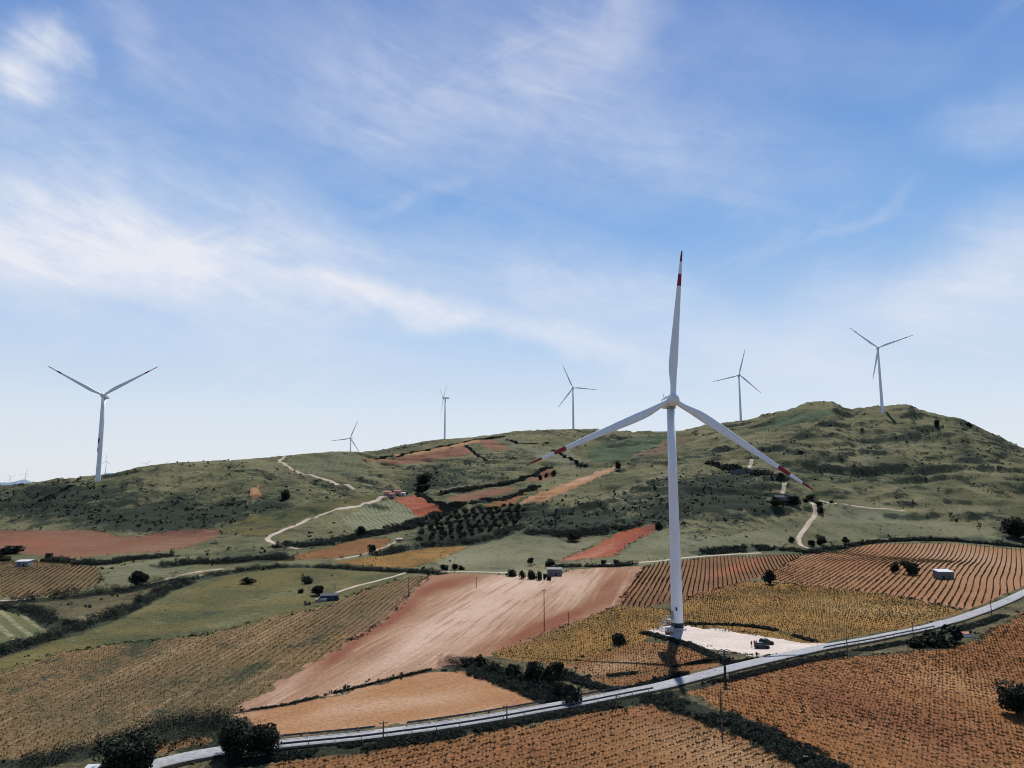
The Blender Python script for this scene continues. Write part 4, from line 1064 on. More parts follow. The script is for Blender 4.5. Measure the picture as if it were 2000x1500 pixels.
def vines():
    protos = {'vine': vine_protos('vine', 801, 4), 'vinegreen': vine_protos('vinegreen', 901, 4)}
    pm = {}
    for k in protos:
        pm[k] = [np_mesh('grapevine', V, F, M[k], False, {'leaf': lf}) for V, F, lf in protos[k]]
    allp = []
    for vi, (frag, rp, rs, vs, sz, mt, gap, wan) in enumerate(VF):
        fi = [i for i, f_ in enumerate(FIELDS) if f_[1].startswith(frag)][0]
        poly = POLYS[fi]
        a, b = hit([rp[0][0], rp[1][0]], [rp[0][1], rp[1][1]])[:, :2]
        d = (b - a) / np.linalg.norm(b - a); nn = np.array([-d[1], d[0]])
        g = np.random.default_rng(600 + vi)
        c = poly.mean(0)
        ext = np.abs(poly - c).max() * 1.5
        I, J = np.meshgrid(np.arange(-int(ext / rs), int(ext / rs) + 1), np.arange(-int(ext / vs), int(ext / vs) + 1), indexing='ij')
        I = I.ravel(); J = J.ravel()
        bend = wan * vn(J * vs / 40 + 5, I * rs / 60, vi)
        P = c + (I * rs + bend + (g.random(len(I)) - .5) * .14)[:, None] * nn + (J * vs + (g.random(len(I)) - .5) * vs * .35)[:, None] * d
        inside = pip(P[:, 0], P[:, 1], poly)
        P = P[inside]
        # thin out gaps, keep off the road and inside the view
        dr = np.full(len(P), 1e9)
        for i in range(0, len(ROAD), 2):
            np.minimum(dr, (P[:, 0] - ROAD[i, 0]) ** 2 + (P[:, 1] - ROAD[i, 1]) ** 2, out=dr)
        th = gap + .25 * np.clip(fbm(P[:, 0] / 14, P[:, 1] / 14, 80 + vi, 3) - .15, 0, 1)
        z = H(P[:, 0], P[:, 1])
        px, py = project(P[:, 0], P[:, 1], z)
        ok = (g.random(len(P)) > th) & (dr > 26) & (px > -120) & (px < 2120) & (py < 1600)
        P = P[ok]; z = z[ok]
        s = sz * (.55 + .8 * g.random(len(P))) * (1 + .25 * fbm(P[:, 0] / 20, P[:, 1] / 20, 90 + vi, 2))
        th0 = math.atan2(d[1], d[0]) - math.pi / 2
        allp.append((vi, mt, np.c_[P, z], s, th0 + (g.random(len(P)) - .5) * .5))
    # the 300 that show largest are individuals
    cand = []
    for k, (vi, mt, P, s, th) in enumerate(allp):
        px, py = project(P[:, 0], P[:, 1], P[:, 2])
        vis = (px > 15) & (px < 1985) & (py < 1490)
        # not behind the big roadside trees
        vis &= ~((px > 150) & (px < 560) & (py > 1380))
        size = s / np.hypot(P[:, 0], P[:, 1])
        for i in np.nonzero(vis)[0]: cand.append((size[i] if P[i, 1] < 400 else 0, k, i))
    cand.sort(reverse=True)
    pick = cand[:298]
    picked = {}
    for _, k, i in pick: picked.setdefault(k, set()).add(i)
    for k, (vi, mt, P, s, th) in enumerate(allp):
        ind = picked.get(k, set())
        rowname = FIELDS[[i for i, f_ in enumerate(FIELDS) if f_[1].startswith(VF[vi][0])][0]][1]
        for i in sorted(ind):
            o = obj('grapevine', pm[mt][i % 4], None, P[i], (0, 0, th[i]), (s[i],) * 3)
            tag(o, 'leafy young grapevine among the nearest rows of the ' + VINE_SHORT[vi], 'grapevine', 'nearest grapevines in the ' + VINE_SHORT[vi])
        rest = np.array([i for i in range(len(P)) if i not in ind], int)
        if len(rest) == 0: continue
        Vs = []; Fs = []; Ls = []; base = 0
        var = rest % 4
        far = np.hypot(P[:, 0], P[:, 1]).mean() > 260
        for v in range(4):
            q = rest[var == v]
            if len(q) == 0: continue
            V0, F0, L0 = protos[mt][v]
            if far:   # far rows: fewer, larger leaves
                kq = np.r_[0:len(F0) - 2:2, len(F0) - 2]
                idx = F0[kq].ravel(); V0 = V0[idx]; L0 = L0[idx]; F0 = np.arange(len(idx)).reshape(-1, 4)
                cq = V0.reshape(-1, 4, 3).mean(1, keepdims=True); V0 = (cq + (V0.reshape(-1, 4, 3) - cq) * 1.45).reshape(-1, 3)
            cth = np.cos(th[q])[:, None]; sth = np.sin(th[q])[:, None]
            xs = (V0[None, :, 0] * cth - V0[None, :, 1] * sth) * s[q][:, None] + P[q, 0:1]
            ys = (V0[None, :, 0] * sth + V0[None, :, 1] * cth) * s[q][:, None] + P[q, 1:2]
            zs = V0[None, :, 2] * s[q][:, None] + P[q, 2:3]
            Vs.append(np.stack([xs, ys, zs], -1).reshape(-1, 3))
            Fs.append((F0[None] + (np.arange(len(q)) * len(V0))[:, None, None]).reshape(-1, 4) + base); base += len(q) * len(V0)
            Ls.append(np.clip(np.tile(L0, len(q)) + np.repeat((rng.random(len(q)) - .5) * .3, len(V0)), 0, 1))
        me = np_mesh('vine_rows', np.concatenate(Vs), np.concatenate(Fs), M[mt], False, {'leaf': np.concatenate(Ls)})
        o = obj('vine_rows', me); tag(o, 'planted rows of the ' + rowname, 'vines', None, 'stuff')
        print('vines', VF[vi][0], len(rest), len(ind))


VINE_SHORT = ['red brown right foreground vineyard', 'orange centre foreground vineyard', 'olive vineyard by the turbine', 'orange vineyard by the turbine', 'golden vineyard by the pad', 'dark striped vineyard', 'large striped vineyard', 'wide dry vineyard',
              'brown hut vineyard', 'orange valley strip', 'olive valley strip', 'plot of vines by the roadside trees']
vines()

# ------------------------------------------------------------------ wind turbines
def blade_mesh():
    """blade along +Z, length 44, pressure side toward -Y, trailing edge toward -X; second slot red"""
    L = 44.8
    st = [0, .015, .04, .07, .11, .16, .21, .27, .35, .45, .55, .65, .75, .752, .80, .835, .837, .88, .92, .922, .96, .985, 1.0]
    ch = {0: 1.7, .04: 1.7, .07: 1.75, .11: 2.05, .16: 2.45, .21: 2.65, .27: 2.6, .35: 2.35, .45: 2.05, .55: 1.78, .65: 1.5, .75: 1.25, .85: .95, .92: .72, .96: .58, .985: .46, 1.0: .28}
    tk = {0: 1.7, .04: 1.68, .07: 1.5, .11: 1.2, .16: .95, .21: .82, .35: .58, .55: .36, .75: .22, 1.0: .03}
    xs = sorted(ch); ts = sorted(tk)
    seg = 16
    V = []; F = []; MI = []
    for t in st:
        c = np.interp(t, xs, [ch[k] for k in xs]); h = np.interp(t, ts, [tk[k] for k in ts])
        rnd = 1 - sstep(np.array(t), .03, .16)
        tw = R(14 * (1 - t) ** 2)
        for k in range(seg):
            a = 2 * math.pi * k / seg
            ex, ey = math.cos(a), math.sin(a)
            # aerofoil: thick near the leading edge (+X), thin at the trailing edge
            th = (.55 + .45 * ex) ** .5 if ex > -1 else 0
            fx = c * (.5 * ex - .18); fy = h * .5 * ey * (.25 + .95 * th * (1.25 - .35 * ex))
            cxr = .5 * c * ex; cyr = .5 * h * ey
            x = cxr * rnd + fx * (1 - rnd); y = cyr * rnd + fy * (1 - rnd)
            xr = x * math.cos(tw) - y * math.sin(tw); yr = x * math.sin(tw) + y * math.cos(tw)
            V.append((xr, yr - 1.1 * t * t, 1.0 + (L - 1.0) * t))
    for i in range(len(st) - 1):
        mid = (st[i] + st[i + 1]) / 2
        red = .751 < mid < .836 or mid > .921
        for k in range(seg):
            F.append((i * seg + k, i * seg + (k + 1) % seg, (i + 1) * seg + (k + 1) % seg, (i + 1) * seg + k)); MI.append(1 if red else 0)
    F.append(tuple((len(st) - 1) * seg + k for k in range(seg))); MI.append(1)
    F.append(tuple(reversed(range(seg)))); MI.append(0)
    me = bpy.data.meshes.new('blade'); me.from_pydata(V, [], F)
    me.materials.append(M['white']); me.materials.append(M['red'])
    me.polygons.foreach_set('material_index', MI)
    me.polygons.foreach_set('use_smooth', [True] * len(F))
    bm = bmesh.new(); bm.from_mesh(me); bmesh.ops.recalc_face_normals(bm, faces=bm.faces[:]); bm.to_mesh(me); bm.free()
    return me


BLADE = blade_mesh()


def nacelle_mesh():
    mb = MB()
    # rounded box along +Y behind the rotor, in steps
    prof = [(-1.6, 1.35, 1.35), (-1.3, 1.6, 1.6), (0, 1.75, 1.75), (4.5, 1.75, 1.75), (7.0, 1.6, 1.55), (8.0, 1.3, 1.2), (8.2, .9, .8)]
    seg = 20; V = []; F = []
    for y, hx, hz in prof:
        for k in range(seg):
            a = 2 * math.pi * k / seg; c, s_ = math.cos(a), math.sin(a)
            V.append((hx * math.copysign(abs(c) ** .45, c), y, .25 + hz * math.copysign(abs(s_) ** .45, s_)))
    for i in range(len(prof) - 1):
        for k in range(seg): F.append((i * seg + k, i * seg + (k + 1) % seg, (i + 1) * seg + (k + 1) % seg, (i + 1) * seg + k))
    F.append(tuple(range(seg))); F.append(tuple((len(prof) - 1) * seg + k for k in range(seg)))
    mb.add(V, F)
    return mb.mesh('nacelle', M['white'], True)


def hub_mesh():
    mb = MB()
    # spinner cap along -Y, origin at the blade axis crossing
    mb.lathe([(1.45, 1.5), (1.75, 1.2), (1.85, .2), (1.8, -.6), (1.55, -1.3), (1.1, -1.8), (.6, -2.1), (.05, -2.2)], 28, 'y')
    return mb.mesh('rotor_hub', M['white'], True)


NAC = nacelle_mesh(); HUB = hub_mesh()
COLLAR = MB(); COLLAR.tube([(0, 0, .6), (0, 0, 1.5)], 1.12, 18); COLLAR = COLLAR.mesh('blade_collar', M['grey'], True)


def turbine(base, hub_h, yaw, rot, sc, label, r0=2.0, r1=1.25, detail=False, group='wind turbines on the hills'):
    e = empty('wind_turbine', base, 0, label, 'wind turbine', None)
    mb = MB()
    mb.tube([(0, 0, -3), (0, 0, 0), (0, 0, hub_h * .33), (0, 0, hub_h * .66), (0, 0, hub_h - 1.6 * sc)], [r0 * sc, r0 * sc, (r0 * .7 + r1 * .3) * sc, (r0 * .35 + r1 * .65) * sc, r1 * sc], 32)
    tw = mb.build('tower', M['white'], e, True)
    if detail:
        for z in (hub_h * .33, hub_h * .66):
            f = MB(); r = (r0 + (r1 - r0) * z / hub_h) * sc
            f.tube([(0, 0, z - .12), (0, 0, z + .12)], r + .05, 32); f.build('flange', M['white'], tw)
        pl = MB(); pl.lathe([(r0 * sc + .9, -.5), (r0 * sc + .9, .25), (r0 * sc + .35, .6), (r0 * sc + .05, .62)], 32); pl.build('foundation', M['concrete'], e)
        ft = MB(); ft.tube([(0, 0, .6), (0, 0, 2.0)], r0 * sc + .06, 32); ft.build('tower_base_band', M['darkmetal'], e, True)
        # door and stair face the sun-away left side
        a = R(205)
        dx, dy = math.cos(a), math.sin(a)
        d = MB(); d.box((dx * (r0 * sc + .02), dy * (r0 * sc + .02), 4.4), (.25, 1.0, 2.3), a); dr = d.build('door', M['grey'], tw)
        h = MB(); h.box((dx * (r0 * sc + .18), dy * (r0 * sc + .18) + .3, 4.3), (.08, .08, .3), a); h.build('handle', M['darkmetal'], dr)
        wn = MB(); wn.box((-.55, -(r0 * sc - .15), 6.3), (.5, .35, 1.0), 0); wn.build('vent', M['darkmetal'], tw)
        s = MB()
        ox, oy = dx * (r0 * sc + 1.0), dy * (r0 * sc + 1.0)
        s.box((ox, oy, 3.1), (2.0, 1.5, .12), a)
        for k in range(9):
            t = k / 8
            s.box((ox + dx * (1.0 + 2.6 * t), oy + dy * (1.0 + 2.6 * t), 3.0 - 2.6 * t), (.36, 1.2, .07), a)
        st = s.build('stair', M['grey'], e)
        rl = MB()
        for sd in (-.6, .6):
            nx, ny = -dy * sd, dx * sd
            rl.tube([(ox - dx * .8 + nx, oy - dy * .8 + ny, 4.2), (ox + dx * 1.0 + nx, oy + dy * 1.0 + ny, 4.2), (ox + dx * 3.6 + nx, oy + dy * 3.6 + ny, 1.5)], .07, 6)
            for t in (-.8, 1.0, 2.3, 3.6):
                zt = 4.2 if t <= 1 else 4.2 - 2.7 * (t - 1) / 2.6
                rl.tube([(ox + dx * t + nx, oy + dy * t + ny, 0), (ox + dx * t + nx, oy + dy * t + ny, zt)], .06, 6)
        rl.build('railing', M['whiteroof'], st)
    yw = R(yaw)
    # local frame: rotor faces -Y when yaw is 0, yaw > 0 turns the face toward +X
    n_ = obj('nacelle', NAC, e, (0, 0, hub_h), (0, 0, yw), (sc,) * 3)
    if detail:
        for x in (-.8, .8):
            mm = MB(); mm.tube([(x, 6.4, 1.7), (x, 6.4, 3.2)], .05, 5); mm.build('wind_sensor', M['darkmetal'], n_)
        y_ = MB(); y_.tube([(0, 0, -1.9), (0, 0, -1.35)], 1.45, 24); y_.build('yaw_ring', M['concrete'], n_)
    tilt = R(5)
    ov = 3.6 * sc
    hx, hy, hz = math.sin(yw) * ov, -math.cos(yw) * ov, hub_h + .35 * sc
    hb = obj('rotor_hub', HUB, e, (hx, hy, hz))
    mat = Matrix.Rotation(yw, 4, 'Z') @ Matrix.Rotation(-tilt, 4, 'X')
    hb.rotation_euler = mat.to_euler(); hb.scale = (sc,) * 3
    for k in range(3):
        b = obj('blade', BLADE, hb)
        # rotation in the rotor plane: clockwise seen from the front
        th = R(rot + 120 * k)
        b.rotation_euler = (Matrix.Rotation(th, 4, 'Y') @ Matrix.Rotation(R(2), 4, 'X')).to_euler()
        if detail:
            obj('blade_collar', COLLAR, b)
    return e


def hub_at(px, py, Y):
    d = ray_dir(np.array([px]), np.array([py]))[0]
    return np.array([d[0] * Y, Y, ZC + d[2] * Y])


def place_turbine(px, py, Y, yaw, rot, sc, label, **kw):
    hp = hub_at(px, py, Y)
    ov = 3.6 * sc; yw = R(yaw)
    bx, by = hp[0] - math.sin(yw) * ov, hp[1] + math.cos(yw) * ov
    g = float(H([bx], [by])[0])
    hh = hp[2] - .35 * sc - g
    print('turbine', px, 'ground', round(g, 1), 'hub h', round(hh, 1))
    return turbine((bx, by, g), hh, yaw, rot, sc, label, **kw)


place_turbine(1314, 780, 226.6, -2, 5.6, 1.12, 'huge near white wind turbine with red banded blades standing on the gravel pad', r0=1.66, r1=1.08, detail=True)
place_turbine(201, 772, 612, 12.5, 58.3, 1.12, 'white wind turbine on the left hill with two blades raised in a wide V', r0=1.8, r1=1.15)
place_turbine(684, 856, 1609, -9.9, 22.8, 1.0, 'small white wind turbine half hidden behind the left ridge')
place_turbine(866, 777, 1391, -73.7, 61.2, 1.0, 'white wind turbine seen side on above the red ridge fields')
place_turbine(1119, 757, 1254, -4.2, 96.8, 1.0, 'white wind turbine on the central crest with one blade level')
place_turbine(1444, 732, 1153, -6.4, 15.0, 1.0, 'white wind turbine behind the slope just right of the huge near one')
place_turbine(1715, 679, 939, -22.4, 72.5, 1.0, 'white wind turbine on the summit of the right hill')

# --- land and turbines on the horizon, far beyond the ridge
def far_hill(pts, Y, depth, name, label):
    """a low hill ridge: crest given by picture points"""
    cr = []
    for x, y in dens(pts, 3, False):
        d = ray_dir(np.array([x]), np.array([y]))[0]; cr.append((d[0] * Y, Y, ZC + d[2] * Y))
    cr = np.array(cr); m = len(cr)
    cr[:, 2] += np.interp(np.arange(m), np.arange(0, m + 7, 7), np.random.default_rng(5).normal(size=len(np.arange(0, m + 7, 7)))) * Y * .0002
    rows = [np.c_[cr[:, 0], cr[:, 1] - depth, np.full(m, -40)], np.c_[cr[:, 0], cr[:, 1] - depth * .3, cr[:, 2] * .75 - 10], cr, np.c_[cr[:, 0], cr[:, 1] + depth, np.full(m, -40)]]
    V = np.stack(rows, 1).reshape(-1, 3); idx = np.arange(m * 4).reshape(m, 4)
    F = np.stack([idx[:-1, :-1], idx[1:, :-1], idx[1:, 1:], idx[:-1, 1:]], -1).reshape(-1, 4)
    o = obj(name, np_mesh(name, V, F, M['far'], True, {'dark': np.zeros(len(V)), 'tint': np.zeros(len(V))})); tag(o, label, None, None, 'structure')


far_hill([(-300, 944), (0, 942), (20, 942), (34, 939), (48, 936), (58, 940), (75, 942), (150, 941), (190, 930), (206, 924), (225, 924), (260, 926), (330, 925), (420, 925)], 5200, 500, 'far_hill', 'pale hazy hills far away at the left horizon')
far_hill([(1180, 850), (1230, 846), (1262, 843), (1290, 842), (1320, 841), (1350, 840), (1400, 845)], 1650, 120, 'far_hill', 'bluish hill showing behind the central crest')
for (px, py, Y, yaw, rot, lb) in [(207, 901, 4300, -5, 0, 'tiny pale wind turbine just right of the left hill turbine'), (287, 906, 5200, 20, 40, 'tiny pale wind turbine peeping over the left ridge'), (50, 925, 5600, 10, 20, 'tiny pale wind turbine above the hazy peak at the left'), (20, 931, 6000, 10, 75, 'faintest wind turbine at the left horizon')]:
    hp = hub_at(px, py, Y)
    turbine((hp[0], hp[1] + 4, hp[2] - 85), 85, yaw, rot, 1.0, lb, r0=2.2, r1=1.5)

# ------------------------------------------------------------------ guard rails, poles
def side_line(a, b, off):
    """road ribbon stretch between two picture columns, offset to a side (+ is the far side)"""
    px, _ = project(RL[:, 0], RL[:, 1], RZ)
    k = np.nonzero((px >= a) & (px <= b))[0]
    sgn = 1 if (RN[k[len(k) // 2]] @ np.array([0, 1.0])) > 0 else -1
    return np.c_[RL[k] + RN[k] * off * sgn, RZ[k]]


POST = MB(); POST.box((0, 0, .25), (.12, .14, 1.1)); POST = POST.mesh('post', M['grey'])


def guard_rail(a, b, off, label):
    P = side_line(a, b, off)
    c = P[len(P) // 2]
    e = empty('guard_rail', c, 0, label, 'guard rail')
    V = []; F = []
    prof = [(-.06, .45), (.04, .53), (-.04, .62), (.04, .71), (-.06, .8)]
    for p in P:
        for dy, dz in prof: V.append((p[0] - c[0], p[1] - c[1] + dy, p[2] - c[2] + dz))
    k = len(prof)
    for i in range(len(P) - 1):
        for j in range(k - 1): F.append((i * k + j, (i + 1) * k + j, (i + 1) * k + j + 1, i * k + j + 1))
    mb = MB(); mb.add(V, F); mb.build('rail', M['rail'], e)
    for i in range(0, len(P), 3):
        q = P[i] - c
        obj('post', POST, e, (q[0], q[1] - .14, q[2]))


guard_rail(545, 1268, -2.05, 'long metal guard rail along the near edge of the road')
guard_rail(1590, 1815, -2.05, 'metal guard rail on the near edge of the road by the pad junction')
guard_rail(545, 752, 2.05, 'metal guard rail on the far edge of the road beside the orange field')
guard_rail(790, 1088, 2.05, 'metal guard rail on the far edge of the road past the field entrance')
guard_rail(1118, 1235, 2.05, 'short metal guard rail on the far edge by the grey shrub')


def pole(px, py, top, label, arm=True, lean=0.0, lift=0.0):
    p = hit([px], [py])[0]
    m = p[1] * FWD[1] + (p[2] - ZC) * FWD[2]
    h = (py - top) / FPX * m * 1.03
    e = empty('utility_pole', p, random.uniform(-.4, .4), label, 'utility pole')
    r = .16
    mb = MB(); mb.tube([(0, 0, -.6), (lean * .5, 0, h * .5), (lean, 0, h)], [r, r * .85, r * .65], 8); mb.build('shaft', M['wood'], e, True)
    if arm:
        a = MB(); a.box((lean, 0, h - .35), (1.5, .1, .12)); ar = a.build('crossarm', M['wood'], e)
        for x in (-.65, 0, .65):
            i = MB(); i.lathe([(.03, 0), (.07, .04), (.05, .1), (.07, .16), (.03, .2)], 8, 'z', (lean + x, 0, h - .28)); i.build('insulator', M['concrete'], ar)
    return e, h


pole(798, 1166, 1130, 'pole at the upper left corner of the pink ploughed field')
pole(930, 1149, 1128, 'pole in the pink ploughed field near its top')
pole(1063, 1233, 1156, 'tall pole between the pink ploughed field and the olive vineyard')
pole(1111, 1221, 1196, 'short pole on the edge of the olive vineyard', arm=False)
pole(990, 1420, 1380, 'pole on the near side of the road below the orange field')
pole(748, 1458, 1412, 'pole beside the field entrance gap in the far guard rail')
pole(543, 1474, 1438, 'pole next to the roadside pair of dark trees')
pole(1204, 1386, 1358, 'pole below the road near the ditch end')
pole(1411, 1440, 1408, 'pole rising beside the weedy ditch of the foreground vineyards')
pole(1408, 1388, 1352, 'slender pole in the top corner of the red brown vineyard')
pole(1656, 1286, 1246, 'pole on the road bank by the pad junction')
pole(1677, 1268, 1256, 'short post on the road edge by the pad junction', arm=False)
pole(1784, 1244, 1218, 'thin pole at the road beyond the pad junction', arm=False)
pole(1938, 1214, 1174, 'pole beside the road near the right edge')
pole(654, 1152, 1140, 'pole standing over the blue sheeted shed', arm=False)
pole(1661, 1068, 1058, 'small pale pole at the top of the striped vineyard', arm=False)
pole(393, 1094, 1084, 'small white post beyond the lane on the left', arm=False)


def transformer_pole():
    p = hit([1417], [1336])[0]
    m = p[1] * FWD[1] + (p[2] - ZC) * FWD[2]
    h = (1336 - 1274) / FPX * m * 1.03
    e = empty('transformer_pole', p, 0, 'stout dark transformer pole beside the road with curved arms', 'utility pole')
    mb = MB(); mb.tube([(0, 0, -.6), (0, 0, h)], [.3, .22], 10); mb.build('shaft', M['darkmetal'], e, True)
    a = MB()
    for s in (-1, 1):
        a.tube([(0, 0, h - .1), (s * .6, 0, h + .12), (s * 1.2, 0, h - .1), (s * 1.6, 0, h - .8)], .08, 6)
    a.box((0, 0, h - .9), (2.6, .14, .16)); ar = a.build('crossarm', M['darkmetal'], e)
    for x in (-1.1, -.4, .4, 1.1):
        i = MB(); i.lathe([(.05, 0), (.13, .08), (.09, .2), (.13, .32), (.05, .4)], 8, 'z', (x, -.05, h - .82)); i.build('insulator', M['whitewall'], ar)
    t = MB(); t.box((-.1, -.55, h - 2.3), (.95, .75, 1.25)); 
    for k in range(5): t.box((-.5 + k * .2, -.98, h - 2.3), (.06, .12, 1.0))
    t.build('transformer', M['darkmetal'], e)
    c = MB(); c.box((.45, -.2, 1.6), (.5, .35, .9)); c.build('meter_box', M['grey'], e)


transformer_pole()

# ------------------------------------------------------------------ buildings
def house(name, px, py, w, d, h, rz, wall, roof, label, cat='house', kind='gable', rise=1.2, doors=(0.0,), wins=(), chimney=False, sink=.6, over=.3, wpx=None):
    p = hit([px], [py])[0]
    e = empty(name, (p[0], p[1], p[2]), R(rz), label, cat)
    if wpx:
        e.scale = (wpx / FPX * (p[1] * FWD[1] + (p[2] - ZC) * FWD[2]) / (w + 2 * over),) * 3
    mb = MB(); hx, hy = w / 2, d / 2
    if kind == 'gable':
        V = [(-hx, -hy, -sink), (hx, -hy, -sink), (hx, hy, -sink), (-hx, hy, -sink), (-hx, -hy, h), (hx, -hy, h), (hx, hy, h), (-hx, hy, h), (-hx, 0, h + rise), (hx, 0, h + rise)]
        mb.add(V, [(0, 1, 5, 4), (2, 3, 7, 6), (1, 2, 6, 9, 5), (3, 0, 4, 8, 7), (4, 5, 9, 8), (6, 7, 8, 9)])
    else:
        hz = h + (rise if kind == 'mono' else 0)
        V = [(-hx, -hy, -sink), (hx, -hy, -sink), (hx, hy, -sink), (-hx, hy, -sink), (-hx, -hy, h), (hx, -hy, h), (hx, hy, hz), (-hx, hy, hz)]
        mb.add(V, [(0, 1, 5, 4), (1, 2, 6, 5), (2, 3, 7, 6), (3, 0, 4, 7), (4, 5, 6, 7)])
    mb.build('wall', M[wall], e)
    rb = MB(); o = over; t = .16
    if kind == 'gable':
        sl = rise / hy
        for s in (-1, 1):
            y0, z0 = s * (hy + o), h - o * sl + .05
            A_ = [(-hx - o, y0, z0), (hx + o, y0, z0), (hx + o, 0, h + rise + .05), (-hx - o, 0, h + rise + .05)]
            B_ = [(x, y, z + t) for x, y, z in A_]
            rb.add(A_ + B_, [(3, 2, 1, 0), (4, 5, 6, 7), (0, 1, 5, 4), (1, 2, 6, 5), (2, 3, 7, 6), (3, 0, 4, 7)])
    else:
        zr = rise if kind == 'mono' else 0
        A_ = [(-hx - o, -hy - o, h + .03), (hx + o, -hy - o, h + .03), (hx + o, hy + o, h + zr + .03), (-hx - o, hy + o, h + zr + .03)]
        B_ = [(x, y, z + t) for x, y, z in A_]
        rb.add(A_ + B_, [(3, 2, 1, 0), (4, 5, 6, 7), (0, 1, 5, 4), (1, 2, 6, 5), (2, 3, 7, 6), (3, 0, 4, 7)])
    ro = rb.build('roof', M[roof], e)
    if chimney:
        c = MB(); c.box((hx * .4, hy * .3, h + rise + .3), (.6, .5, 1.2)); c.box((hx * .4, hy * .3, h + rise + .95), (.75, .65, .12)); c.build('chimney', M['stone'], ro)
    for x in doors:
        dm = MB(); dm.box((x, -hy - .02, 1.0), (1.0, .1, 2.0)); dm.build('door', M['dark'], e)
    for x in wins:
        wm = MB(); wm.box((x, -hy - .02, 1.6), (.9, .1, .9)); wo = wm.build('window', M['glass'], e)
        f = MB(); f.box((x, -hy - .1, 1.1), (1.1, .14, .08)); f.build('sill', M['concrete'], wo)
    return e


house('hut', 1843, 1130, 8.0, 7.0, 3.9, -6, 'stone', 'whiteroof', 'dark hut with pale flat sloping roof in the striped vineyard', 'hut', 'mono', .7, (-1.5,), (1.8,), wpx=30)
house('hut', 47, 1106, 7.5, 6.5, 3.2, 8, 'plaster', 'whiteroof', 'small hut with a white flat roof beside the brown vineyard on the left', 'hut', 'mono', .5, (1.2,), (-1.6,), wpx=25)
house('shed', 643, 1172, 9.5, 5.5, 2.6, 18, 'blue', 'darkmetal', 'low shed draped in blue sheeting at the meadow edge', 'shed', 'mono', .5, (3.2,), (), over=.2, wpx=35)
house('shed', 627, 1175, 6.0, 3.0, 1.3, 14, 'plaster', 'plaster', 'low grey lean-to against the blue sheeted shed', 'shed', 'mono', .2, (), (-1.0,), over=.1, wpx=22)
house('farmhouse', 1083, 1124, 8.8, 7.0, 3.9, -2, 'stone', 'plaster', 'grey stone farmhouse among bushes above the pink ploughed field', 'house', 'mono', .5, (.8,), (-2.4, 2.8), True, wpx=30)
house('farmhouse', 757, 969, 7.5, 6, 4.4, 10, 'pinkwall', 'tile', 'pink farmhouse nearest the dirt track in the hill hamlet', 'house', 'gable', 1.5, (.5,), (-2.2, 2.4), True, wpx=15)
house('farmhouse', 766, 971, 5.5, 5, 3.2, -12, 'pinkwall', 'tile', 'small pink annexe in front of the hill hamlet', 'house', 'gable', 1.1, (.5,), (-1.6,), wpx=11)
house('farmhouse', 776, 968, 7, 6, 4.6, 5, 'pinkwall', 'tile', 'tall pink farmhouse in the middle of the hill hamlet', 'house', 'gable', 1.4, (.5,), (-2.0, 2.2), wpx=14)
house('shed', 786, 967, 8, 5, 2.8, 0, 'whitewall', 'whiteroof', 'white roofed shed beside the tall pink farmhouse', 'shed', 'mono', .5, (.5,), (-2.4,), wpx=13)
house('cottage', 780, 1058, 6, 5, 2.6, 10, 'pinkwall', 'plasterpale', 'white cottage at the foot of the olive grove', 'house', 'gable', 1.0, (.5,), (-1.6,), wpx=13)
house('shed', 1531, 977, 17, 9, 2.6, -4, 'stone', 'slate', 'large dark farm shed with a bluish roof on the right slope', 'shed', 'gable', 1.9, (2.5, -4), (5,), wpx=36)
house('cottage', 122, 1552, 5.5, 5, 2.4, 6, 'whitewall', 'redroof', 'cottage with a bright red roof at the bottom left edge', 'house', 'gable', .9, (.5,), (-1.4,), over=.35)
house('hut', 177, 1529, 1.7, 1.5, 2.0, 5, 'whitewall', 'whiteroof', 'tiny white hut right of the bright red roof', 'hut', 'mono', .2, (0.0,), (), over=.1)
house('shed', 1889, 1244, 2.6, 1.8, .9, 4, 'whitewall', 'tile', 'tiny pump shed with a reddish roof beside the right road bank', 'shed', 'mono', .2, (), (.5,), over=.15)


def ruin():
    p = hit([1455], [925])[0]
    e = empty('ruin', p, R(4), 'roofless dark stone ruin on the right hill', 'ruin')
    g = np.random.default_rng(4)
    for (x0, y0, x1, y1) in ((-13, -3, 13, -3), (-13, 3, 13, 3), (-13, -3, -13, 3), (13, -3, 13, 3)):
        mb = MB(); k = 9
        for i in range(k):
            t0, t1 = i / k, (i + 1) / k
            h = 3.2 + g.normal() * .9
            L = math.hypot(x1 - x0, y1 - y0) / k
            mb.box((x0 + (x1 - x0) * (t0 + t1) / 2, y0 + (y1 - y0) * (t0 + t1) / 2, h / 2 - .6), (L, .6, max(h, .8)) if y0 == y1 else (.6, L, max(h, .8)))
        mb.build('wall', M['stone'], e)


ruin()

# ------------------------------------------------------------------ cabinet at the turbine foot, cars and people
def cabinet():
    p = hit([1307], [1238])[0]
    e = empty('transformer_cabinet', p, R(8), 'low white cabinet with a reddish base at the turbine foot', 'cabinet')
    b = MB(); b.box((0, 0, .35), (2.2, 1.4, .8)); b.build('base', M['tile'], e)
    c = MB(); c.box((0, 0, 1.35), (2.0, 1.2, 1.2)); c.build('housing', M['whitewall'], e, False, .04)
    d = MB(); d.box((-.45, -.62, 1.3), (.8, .06, 1.0)); d.build('door', M['grey'], e)
    d = MB(); d.box((.45, -.62, 1.3), (.8, .06, 1.0)); d.build('door', M['grey'], e)
    r = MB(); r.box((0, 0, 2.02), (2.2, 1.4, .1)); r.build('roof', M['whiteroof'], e)


cabinet()


